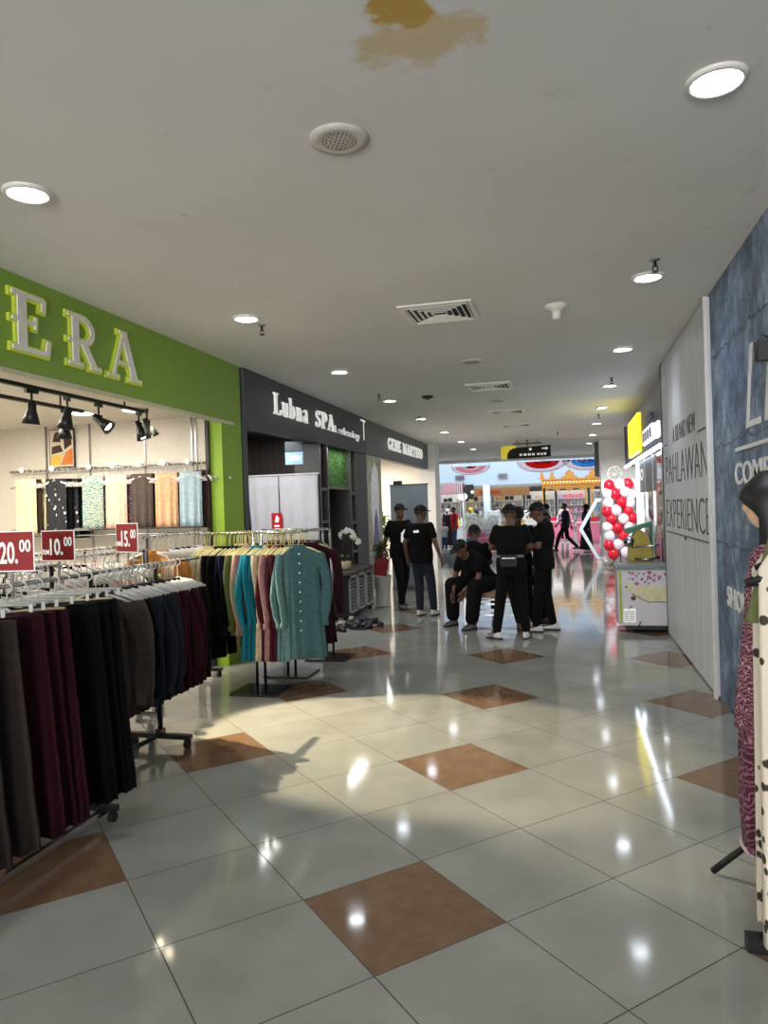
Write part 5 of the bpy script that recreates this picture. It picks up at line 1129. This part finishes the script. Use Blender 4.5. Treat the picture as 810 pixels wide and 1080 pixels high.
# golden pavilion
M_gold = mat('gold_paint', (202, 142, 62), .5, .0, var=.15, scale=8); M_glow = mat('bulb_warm', (255, 224, 150), .3, var=0, emit=3)
t = thing('golden_pavilion', 'ornate golden archway pavilion with pointed gables in the atrium', 'pavilion', (-1.05, 31.0, 0))
def beam(b):
    bx(b, 0, 0, 2.3, 2.7, .12, 2.62); bx(b, -.05, -.04, 2.62, 2.75, .16, 2.68); bx(b, 0, -.03, 2.42, 2.7, 0, 2.46)
    for k in range(4): # scalloped arches between the posts
        x = .1 + k * .5; poly(b, [(x, 2.3), (x, 2.08)] + [(x + .25 - .25 * math.cos(q * PI / 8), 2.08 + .17 * math.sin(q * PI / 8)) for q in range(1, 8)] + [(x + .5, 2.08), (x + .5, 2.3)], .02, .1)
part('arcade', M_gold, t, beam)
for cx, w_, h in ((.0, .12, .42), (.42, .14, .42), (1.12, .36, .42), (2.12, .40, .46), (2.68, .12, .38)):
    def gable(b):
        poly(b, [(cx - w_, 2.68), (cx - w_ * .8, 2.78), (cx - w_ * .55, 2.76), (cx - w_ * .5, 2.68 + h * .55), (cx - w_ * .2, 2.68 + h * .7), (cx, 2.68 + h), (cx + w_ * .2, 2.68 + h * .7), (cx + w_ * .5, 2.68 + h * .55), (cx + w_ * .55, 2.76), (cx + w_ * .8, 2.78), (cx + w_, 2.68)], .0, .1)
        ell(b, (cx, .05, 2.68 + h + .03), .03, .03, .05, 8, 6)
    part('gable', M_gold, t, gable)
for x0, x1 in ((0, .12), (1.72, 2.02), (2.5, 2.7)):
    part('post', M_gold, t, lambda b: (bx(b, x0, 0, 0, x0 + .07 if x1 - x0 > .2 else x1, .12, 2.3), bx(b, x1 - .07, 0, 0, x1, .12, 2.3), bx(b, x0 - .03, -.03, 0, x1 + .03, .15, .25)))
part('mirror_panel', mat('mirror_blue', (150, 170, 190), .15, .8, var=.2), t, lambda b: bx(b, 2.05, .03, .25, 2.48, .06, 2.1))
part('scrollwork', M_gold, t, lambda b: [tube(b, [(2.26 + .12 * math.sin(z * 7), .0, .3 + z), (2.26 + .12 * math.sin((z + .1) * 7), .0, .4 + z)], .022, 6) for z in [k * .1 for k in range(18)]])
part('bulbs', M_glow, t, lambda b: [ell(b, (.1 + k * .13, -.05, 2.53), .02, .02, .02, 6, 4) for k in range(20)])
# string of small triangular pennants above
t = thing('pennant_string', 'string of tiny coloured pennants above the golden pavilion', 'bunting', (-.85, 26.60, 3.18))
part('string', M_offw, t, lambda b: bx(b, -.05, -.01, 0, 2.5, .0, .01)); part('end_cord', M_offw, t, lambda b: (bx(b, 0, -.1, 0, .01, 0, .06), bx(b, 2.4, -.1, 0, 2.41, 0, .06)))
for k in range(14): part('pennant', PM[['red', 'dark', 'blue', 'red'][k % 4]], t, lambda b: poly(b, [(k * .18 - .06, 0), (k * .18 + .06, 0), (k * .18, -.09)], 0, .006))

# ---------------------------------------------------------------- right side: snack shop
t = thing('shop_fascia', 'dark purple-grey illuminated fascia with yellow square sign on the right', 'sign', (XR, 9.57, 2.36))
part('fascia_box', mat('fascia_purple', (58, 56, 84), .4, var=.03), t, lambda b: bx(b, 0, 0, 0, .12, 5.8, .76)); part('fascia_edge', M_dgrey, t, lambda b: bx(b, -.03, 5.76, -.02, .14, 5.82, .78))
M_neon = mat('neon_white', (225, 240, 255), .3, var=0, emit=5)
part('neon_strip', M_neon, t, lambda b: bx(b, -.04, 0, -.05, -.005, 5.8, -.01))
part('yellow_panel', mat('sign_bright_yellow', (246, 226, 20), .4, var=.03, emit=.9), t, lambda b: bx(b, -.05, 2.7, .08, 0, 4.6, .70))
part('logo_cup', mat('logo_white', (240, 240, 240), .4, var=0, emit=.8), t, lambda b: (bx(b, -.03, .9, .12, 0, 2.2, .34), bx(b, -.03, .25, .10, 0, .6, .30)))
part('logo_letters', mat('logo_navy', (24, 26, 60), .4, var=0), t, lambda b: [bx(b, -.035, 1.0 + k * .3, .16, -.03, 1.2 + k * .3, .30) for k in range(4)] + [bx(b, -.035, 1.0, .44, 0, 1.5, .5)])
M_gl = mat('clear_glass', (235, 242, 242), .03, trans=1, var=0)
t = thing('shop_glazing', 'glazed shop front with glowing white vertical edge under the purple fascia', 'shop front', (1.22, 10.1, 0))
for k in range(3): part('glass_pane', M_gl, t, lambda b: bx(b, 0, .05 + k * 1.1, .08, .015, 1.1 + k * 1.1, 2.3))
for k in range(4): part('mullion', M_steel, t, lambda b: bx(b, -.02, k * 1.1, 0, .035, .05 + k * 1.1, 2.35))
part('lit_edge', M_neon, t, lambda b: bx(b, -.05, 3.30, .3, -.01, 3.36, 2.3)); part('grey_board', mat('board_grey', (96, 94, 96), .5), t, lambda b: bx(b, -.012, .8, 1.78, -.004, 3.25, 2.3)); text('board_letter', 'O', t, M_tw, (-.014, 3.0, 1.98), .5, .2, '-X', .002, .02)
t = thing('curtain', 'brown curtain strips hanging inside the snack shop', 'curtain', (1.30, 9.75, .1)); part('fabric', mat('curtain_brown', (128, 100, 90), .8, var=.2), t, lambda b: loft(b, [[(.05 * math.sin(q * 1.3), q * .035, z) for q in range(30)] + [(.05 * math.sin(q * 1.3) + .01, q * .035, z) for q in range(29, -1, -1)] for z in (0, 2.2)])); part('rod', M_steel, t, lambda b: tube(b, [(0, -.1, 2.22), (0, 1.2, 2.22)], .012, 6))
# freezer
t = thing('chest_freezer', 'white chest freezer with pink floral ice cream graphics, grey lid and lime edge', 'freezer', (.57, 9.50, 0))
part('body', mat('freezer_white', (206, 202, 208), .4, var=.02), t, lambda b: bx(b, 0, 0, .09, 1.0, .62, .78)); part('lid', mat('freezer_lid_grey', (112, 120, 124), .4), t, lambda b: (bx(b, -.015, -.015, .78, 1.02, .64, .815), bx(b, .02, .02, .815, .98, .60, .83)))
part('lime_edge', mat('lime_edge', (166, 176, 50), .5), t, lambda b: bx(b, .012, -.003, .12, .045, 0, .77)); part('plinth', M_nd, t, lambda b: bx(b, .08, .05, .03, .9, .55, .09))
for x in (.12, .88):
    for y in (.08, .54): part('caster', M_rubber, t, lambda b: loft(b, [[(x + dx, y + .03 * math.cos(a), .03 + .03 * math.sin(a)) for a in [q * PI / 6 for q in range(12)]] for dx in (-.015, .015)]))
def flowers(c0, seed, n, rr):
    def f(b):
        r = random.Random(seed)
        for k in range(n):
            x, z = r.uniform(.07, .58), r.choice([r.uniform(.60, .76), r.uniform(.60, .76), r.uniform(.3, .6)]); s_ = rr * r.uniform(.5, 1)
            if z < .6 and x > .2: continue
            for q in range(5): loft(b, [[(x + s_ * .7 * math.cos(q * 1.257) + s_ * .5 * math.cos(a), yy, z + s_ * .7 * math.sin(q * 1.257) + s_ * .5 * math.sin(a)) for a in [w_ * PI / 4 for w_ in range(8)]] for yy in (-.003, 0)])
    return f
part('flower_print', mat('print_magenta', (176, 92, 150), .5), t, flowers(0, 3, 18, .022)); part('flower_print', mat('print_purple', (120, 78, 120), .5), t, flowers(0, 8, 14, .014))
part('cone_print', mat('print_cream', (214, 208, 168), .5), t, lambda b: (poly(b, [(.08, .60), (.16, .63), (.20, .59), (.14, .50)], -.003, 0), poly(b, [(.16, .50), (.24, .58), (.40, .60), (.585, .55), (.585, .42), (.42, .38), (.34, .41)], -.0035, 0)))
part('wave_line', mat('print_brown', (150, 118, 84), .5), t, lambda b: tube(b, [(.16, -.004, .49), (.26, -.004, .43), (.36, -.004, .38), (.44, -.004, .39), (.58, -.004, .38)], .006, 5)); part('chocolate_print', mat('print_chocolate', (96, 48, 40), .5), t, lambda b: (loft(b, [[(.18 + .03 * math.cos(a), yy, .43 + .03 * math.sin(a)) for a in [q * PI / 6 for q in range(12)]] for yy in (-.004, 0)])))
part('info_label', M_tw, t, lambda b: (bx(b, .06, -.003, .13, .12, 0, .30), bx(b, .13, -.003, .13, .20, 0, .30))); part('label_lines', M_dgrey, t, lambda b: [bx(b, .065 + c_ * .068, -.005, .15 + k * .022, .115 + c_ * .072, -.003, .158 + k * .022) for k in range(6) for c_ in (0, 1)])
part('power_cord', M_black, t, lambda b: tube(b, [(.26, .0, .14), (.22, -.03, .06), (.2, -.05, .012), (.3, -.08, .01), (.5, -.06, .01), (.58, .1, .01)], .006, 6))
o = obj('cloth_bundle', new(lambda b: (ell(b, (0, 0, .03), .07, .05, .03), ell(b, (.07, .01, .025), .05, .04, .025))), mat('pink_plastic', (214, 150, 160), .5), None, (.63, 9.66, 0)); tag(o, 'small crumpled pink bundle on the floor at the freezer foot', 'bag')
# yellow-green display stand
t = thing('kiddie_ride', 'yellow and green toy ride with round lamp and chrome handles behind the freezer', 'ride', (.93, 10.6, 0))
M_yg = mat('olive_yellow', (176, 158, 30), .4); M_gn = mat('ride_green', (30, 120, 84), .4)
part('body', M_yg, t, lambda b: (poly(b, [(-.14 + .16 + .16 * math.cos(a), .82 + .42 * math.sin(a)) for a in [q * PI / 12 for q in range(24)]], -.02, .28), bx(b, -.10, .02, .1, .16, .26, .6))); part('roof', M_gn, t, lambda b: (poly(b, [(-.18, 1.24), (.18, 1.36), (.18, 1.30), (-.14, 1.18)], .0, .36), bx(b, .165, .0, .1, .19, .34, 1.32)))
part('base', M_gn, t, lambda b: bx(b, -.18, 0, 0, .22, .4, .1)); part('lamp', M_chrome, t, lambda b: (ell(b, (-.13, -.02, 1.08), .08, .06, .07), tube(b, [(-.13, .0, 1.02), (-.05, .05, .9)], .015, 6)))
part('handle', M_chrome, t, lambda b: (tube(b, [(-.1, -.03, 1.0), (.2, -.03, 1.02), (.26, -.03, 1.03)], .014, 8), tube(b, [(-.06, -.03, .84), (.1, -.05, .83), (.26, -.03, .86)], .02, 8))); part('pole', M_pale, t, lambda b: tube(b, [(.24, .1, .1), (.24, .1, 1.3)], .015, 8)); part('cushion', mat('ride_pink', (220, 130, 150), .5), t, lambda b: ell(b, (.27, .2, .95), .05, .05, .2))
# balloon board
M_br = mat('balloon_red', (210, 22, 48), .25, var=.03); M_bw = mat('balloon_white', (232, 226, 236), .25, var=.02)
t = thing('display_board', 'white free-standing board behind the red and white balloons', 'display board', (.84, 19.3, 0)); part('board', mat('board_pale_pink', (232, 216, 222), .5, var=.02), t, lambda b: bx(b, 0, 0, .12, .80, .03, 2.20)); part('easel_leg', M_black, t, lambda b: (tube(b, [(.4, -.04, .35), (.12, -.25, .0)], .012, 6), tube(b, [(.4, -.04, .35), (.7, -.25, 0)], .012, 6), tube(b, [(.4, -.04, .35), (.4, .3, 0)], .012, 6), tube(b, [(.4, -.04, .0), (.4, -.04, .35)], .012, 6)))
def balloon_me(m): 
    b = bmesh.new(); ell(b, (0, 0, 0), .135, .12, .145, 16, 11); lathe(b, [(.012, -.15), (.006, -.13)], 8); return mesh_of(b, m, 'balloon')
BMR, BMW = balloon_me(M_br), balloon_me(M_bw)
pos = []
for k in range(10):
    z = 2.05 - k * .20
    for q in range(4):
        off = (q * .215 + (k % 4) * .11) % .84; pos.append((off, z - .02 * math.sin(off * 9), (q + (0 if (k // 1) % 4 < 4 else 1)), k, q))
grid = [(.17, 2.06, 1), (.42, 2.08, 0), (.62, 2.08, 1), (.12, 1.86, 0), (.30, 1.84, 1), (.55, 1.88, 0), (.70, 1.80, 0), (.14, 1.62, 0), (.46, 1.63, 1), (.66, 1.60, 0), (.10, 1.40, 1), (.32, 1.42, 0), (.61, 1.40, 1), (.70, 1.22, 1), (.20, 1.20, 1), (.49, 1.20, 0), (.10, 1.0, 0), (.33, .98, 1), (.62, 1.0, 0), (.14, .78, 0), (.48, .78, 1), (.68, .82, 0), (.12, .55, 1), (.34, .56, 0), (.63, .58, 1), (.22, .32, 1), (.52, .36, 0), (.70, .36, 1)]
for i, (x, z, rd) in enumerate(grid):
    o = link('balloon', BMR if rd else BMW, None, (.84 + x, 19.12 + (.04 if x > .6 else 0), z)); row = ['top', 'upper', 'middle', 'lower', 'bottom'][min(4, int((2.2 - z) / .42))]
    tag(o, f'{"red" if rd else "white"} balloon in the {row} part of the balloon board, {["left", "middle", "right"][min(2, int(x / .27))]} side', 'balloon', f'{"red" if rd else "white"} balloons, {row} {["left", "middle", "right"][min(2, int(x / .27))]}')
t = thing('wire_ring', 'white wire wheel standing on top of the balloon board', 'ornament', (1.16, 19.32, 2.36)); part('rim', M_offw, t, lambda b: tube(b, [(.17 * math.cos(a), 0, .17 * math.sin(a)) for a in [q * PI / 14 for q in range(29)]], .012, 6)); part('spoke', M_offw, t, lambda b: [tube(b, [(0, 0, 0), (.17 * math.cos(a), 0, .17 * math.sin(a))], .006, 5) for a in [q * PI / 4 for q in range(8)]])
for i, (x, y, z, rd) in enumerate(((1.50, 12.9, 1.75, 1), (1.45, 13.1, 1.55, 0), (1.55, 12.5, 1.5, 0), (1.5, 12.8, 1.28, 1), (1.45, 12.2, 1.2, 1), (1.55, 12.2, 1.75, 0), (1.5, 11.8, 1.45, 1), (1.45, 13.2, 1.25, 1))):  # balloons modelled in place of a balloon reflection on the glass
    o = link('balloon', BMR if rd else BMW, None, (x, y, z)); o.scale = (1.2,) * 3; tag(o, f'{"red" if rd else "white"} balloon standing in for a reflection in the snack shop glass', 'balloon', f'{"red" if rd else "white"} balloons standing in for the glass reflection')
t = thing('hexagon_frame', 'large pale silver hexagonal frame standing behind the balloon board', 'frame', (1.15, 20.0, .93)); part('frame_ring', mat('frame_silver', (190, 200, 208), .3, .3, var=.03), t, lambda b: (loft(b, [[(r * math.cos(a), y, r * 1.05 * math.sin(a)) for r, y in ((.90, 0), (.90, .25), (.80, .25), (.80, 0))] for a in [q * PI / 3 for q in range(7)]], cap=False, smooth=False))); part('foot', M_offw, t, lambda b: bx(b, -.45, 0, -.93, .45, .3, -.80))

# ---------------------------------------------------------------- right foreground: mannequin and printed robes
M_bat = batik('purple_batik', (92, 30, 62), (176, 130, 140), (205, 180, 184), 34)
M_bat2 = batik('purple_batik_hem', (70, 22, 46), (150, 90, 112), (170, 120, 134), 20)
M_mq = mat('mannequin_skin', (216, 178, 150), .45, var=.02)
t = thing('mannequin', 'dark-haired mannequin in purple batik dress by the blue wall', 'mannequin', (.85, 3.28, 0), 1.0)
H = V((0, .05, 1.615)); bm = bmesh.new()
ell(bm, H + V((0, 0, .03)), .072, .09, .088, 16, 11); ell(bm, H + V((0, .025, -.045)), .05, .06, .065, 14, 9); capsule(bm, (0, 0, 1.40), .05, H + V((0, -.01, -.05)), .042); capsule(bm, H + V((0, .088, .01)), .008, H + V((0, .106, -.02)), .013); capsule(bm, H + V((-.018, .084, -.056)), .008, H + V((.018, .084, -.056)), .008)
ell(bm, (0, 0, 1.30), .17, .10, .14); capsule(bm, (0, 0, 1.3), .13, (0, 0, .95), .14)
for q in (-1, 1): capsule(bm, (q * .17, 0, 1.38), .045, (q * .21, .0, 1.10), .038); capsule(bm, (q * .21, 0, 1.10), .037, (q * .17, .03, .90), .026)
me = remesh(bm, .013, M_mq); b2 = bmesh.new(); b2.from_mesh(me)
for q in (-1, 1): hand(b2, (q * .17, .03, .90), (0, .15, -1), (-q, 0, 0), q, .2)
for f in b2.faces: f.smooth = True
body = obj('body', b2, M_mq, t)
part('eyes', M_black, body, lambda b: [ell(b, H + V((q * .028, .083, .012)), .013, .007, .006, 8, 6) for q in (-1, 1)])
def wig(b):
    rr = []
    for k in range(14):
        f = k / 13; z = .135 - .36 * f; q_ = min(1, .15 + f * 2.6); rx = .112 * math.sin(q_ * PI / 2) + .015 * f
        back = .125 * math.sin(q_ * PI / 2) + .02 * f; front = .118 * math.sin(q_ * PI / 2) if f < .33 else max(.0, .118 - (f - .33) * .5)
        rr.append([H + V((rx * math.cos(a), (front if math.sin(a) > 0 else back) * math.sin(a), z)) for a in [q * PI / 12 for q in range(24)]])
    loft(b, rr)
part('hair', M_hair, t, wig)
def dress(b):
    rg = []
    for z, rx, ry in ((.70, .232, .20), (.80, .235, .19), (1.0, .225, .165), (1.15, .205, .145), (1.30, .20, .135), (1.38, .185, .115), (1.43, .12, .09), (1.47, .06, .062)): rg.append([V((rx * math.cos(a) * (1 + .03 * math.sin(9 * a)), ry * math.sin(a) * (1 + .03 * math.sin(9 * a)), z)) for a in [q * PI / 18 for q in range(36)]])
    loft(b, rg)
    for q in (-1, 1): capsule(b, (q * .17, 0, 1.385), .072, (q * .22, 0, 1.10), .07, 14); capsule(b, (q * .22, 0, 1.10), .068, (q * .205, .04, .86), .066, 14)
part('blouse', M_bat, t, dress)
part('skirt', M_bat2, t, lambda b: loft(b, [[V((rx * math.cos(a) * (1 + .05 * math.sin(8 * a)), rx * .9 * math.sin(a) * (1 + .05 * math.sin(8 * a)), z)) for a in [q * PI / 18 for q in range(36)]] for z, rx in ((.20, .20), (.40, .21), (.6, .205), (.80, .19))]))
part('hem_fringe', mat('fringe_pale', (196, 176, 180), .7), t, lambda b: [ell(b, (.2 * math.cos(a), .185 * math.sin(a), .195), .008, .008, .012, 6, 4) for a in [q * PI / 24 for q in range(48)]])
part('stand', M_black, t, lambda b: (tube(b, [(0, 0, .3), (0, 0, .95)], .016, 8),) + tuple(tube(b, [(0, 0, .34), (.31 * math.cos(a), .31 * math.sin(a), .015)], [.012, .015], 8) for a in (1.75, 3.85, 5.9)))
t = thing('garment_stand', 'tall black metal garment stand at the right edge holding printed robes', 'clothes rack', (.98, 2.86, 0))
part('pole', M_black, t, lambda b: bx(b, -.02, -.02, .05, .02, .02, 2.2)); part('arm', M_black, t, lambda b: (bx(b, -.31, -.03, 2.13, .12, .03, 2.20), tube(b, [(-.28, -.05, 2.2), (-.28, .05, 2.24)], .006, 5)))
part('lower_arm', M_black, t, lambda b: bx(b, -.2, -.015, 1.66, .12, .015, 1.69))
part('foot', M_black, t, lambda b: (bx(b, -.40, -.03, 0, .1, .03, .05), bx(b, -.05, -.3, 0, .05, .3, .05)))
COL['cream leaf print'] = spots('cream_leaf_print', (216, 206, 186), (52, 44, 34), 17, .26); COL['olive'] = cloth('olive_cloth2', (108, 116, 76))
def robe_bm(L, w0, w1, d, seed, sleeves=0.0):
    r = random.Random(seed); bm = bmesh.new(); ph = r.random() * 6; rg = []
    for z, hw in ((-.055, .04), (-.075, .07), (-.11, w0 * .8), (-.16, w0)): rg.append(ring(0, z, hw, d, 48, 7, .05, ph))
    for i in range(1, 13):
        t_ = i / 12; rg.append(ring(0, -.16 - (L - .16) * t_, w0 + (w1 - w0) * t_, d * (1 + 1.2 * t_), 48, 8, .1 + .5 * t_, ph))
    loft(bm, rg[::-1] if False else rg)
    if sleeves:
        for s in (-1, 1): loft(bm, [ring(s * (.125 + .035 * t_), -.10 - sleeves * t_, .03 + .05 * t_, .025 + .01 * t_, 16, 3, .2, ph) for t_ in (0, .3, .6, .85, 1)])
    return bm
def bigrobe(kind, col, L, w0, w1, d, x, y, z, rz, label, sl_=0.0, seed=1):
    o = obj(kind, robe_bm(L, w0, w1, d, seed, sl_), COL[col], None, (x, y, z), rz); tag(o, label, 'robe')
    h = link('clothes_hanger', hanger_mesh(False, 'black'), None, (x, y, z), rz); tag(h, 'black hanger holding the ' + ' '.join(label.split()[:9]), 'hanger'); return o
bigrobe('blouse', 'olive', .40, .14, .17, .035, .83, 2.78, 1.60, -.1, 'olive green wide-sleeved blouse hanging over the mannequin shoulder', .30, 3)
bigrobe('robe', 'cream leaf print', 1.45, .175, .19, .035, .815, 2.88, 1.54, -.05, 'long cream leaf-print robe hanging under the olive blouse', 0, 4)
bigrobe('robe', 'cream leaf print', 1.42, .16, .175, .03, .765, 2.65, 1.56, .05, 'long cream leaf-print robe hanging beside the black pole at the right edge', 0, 6)
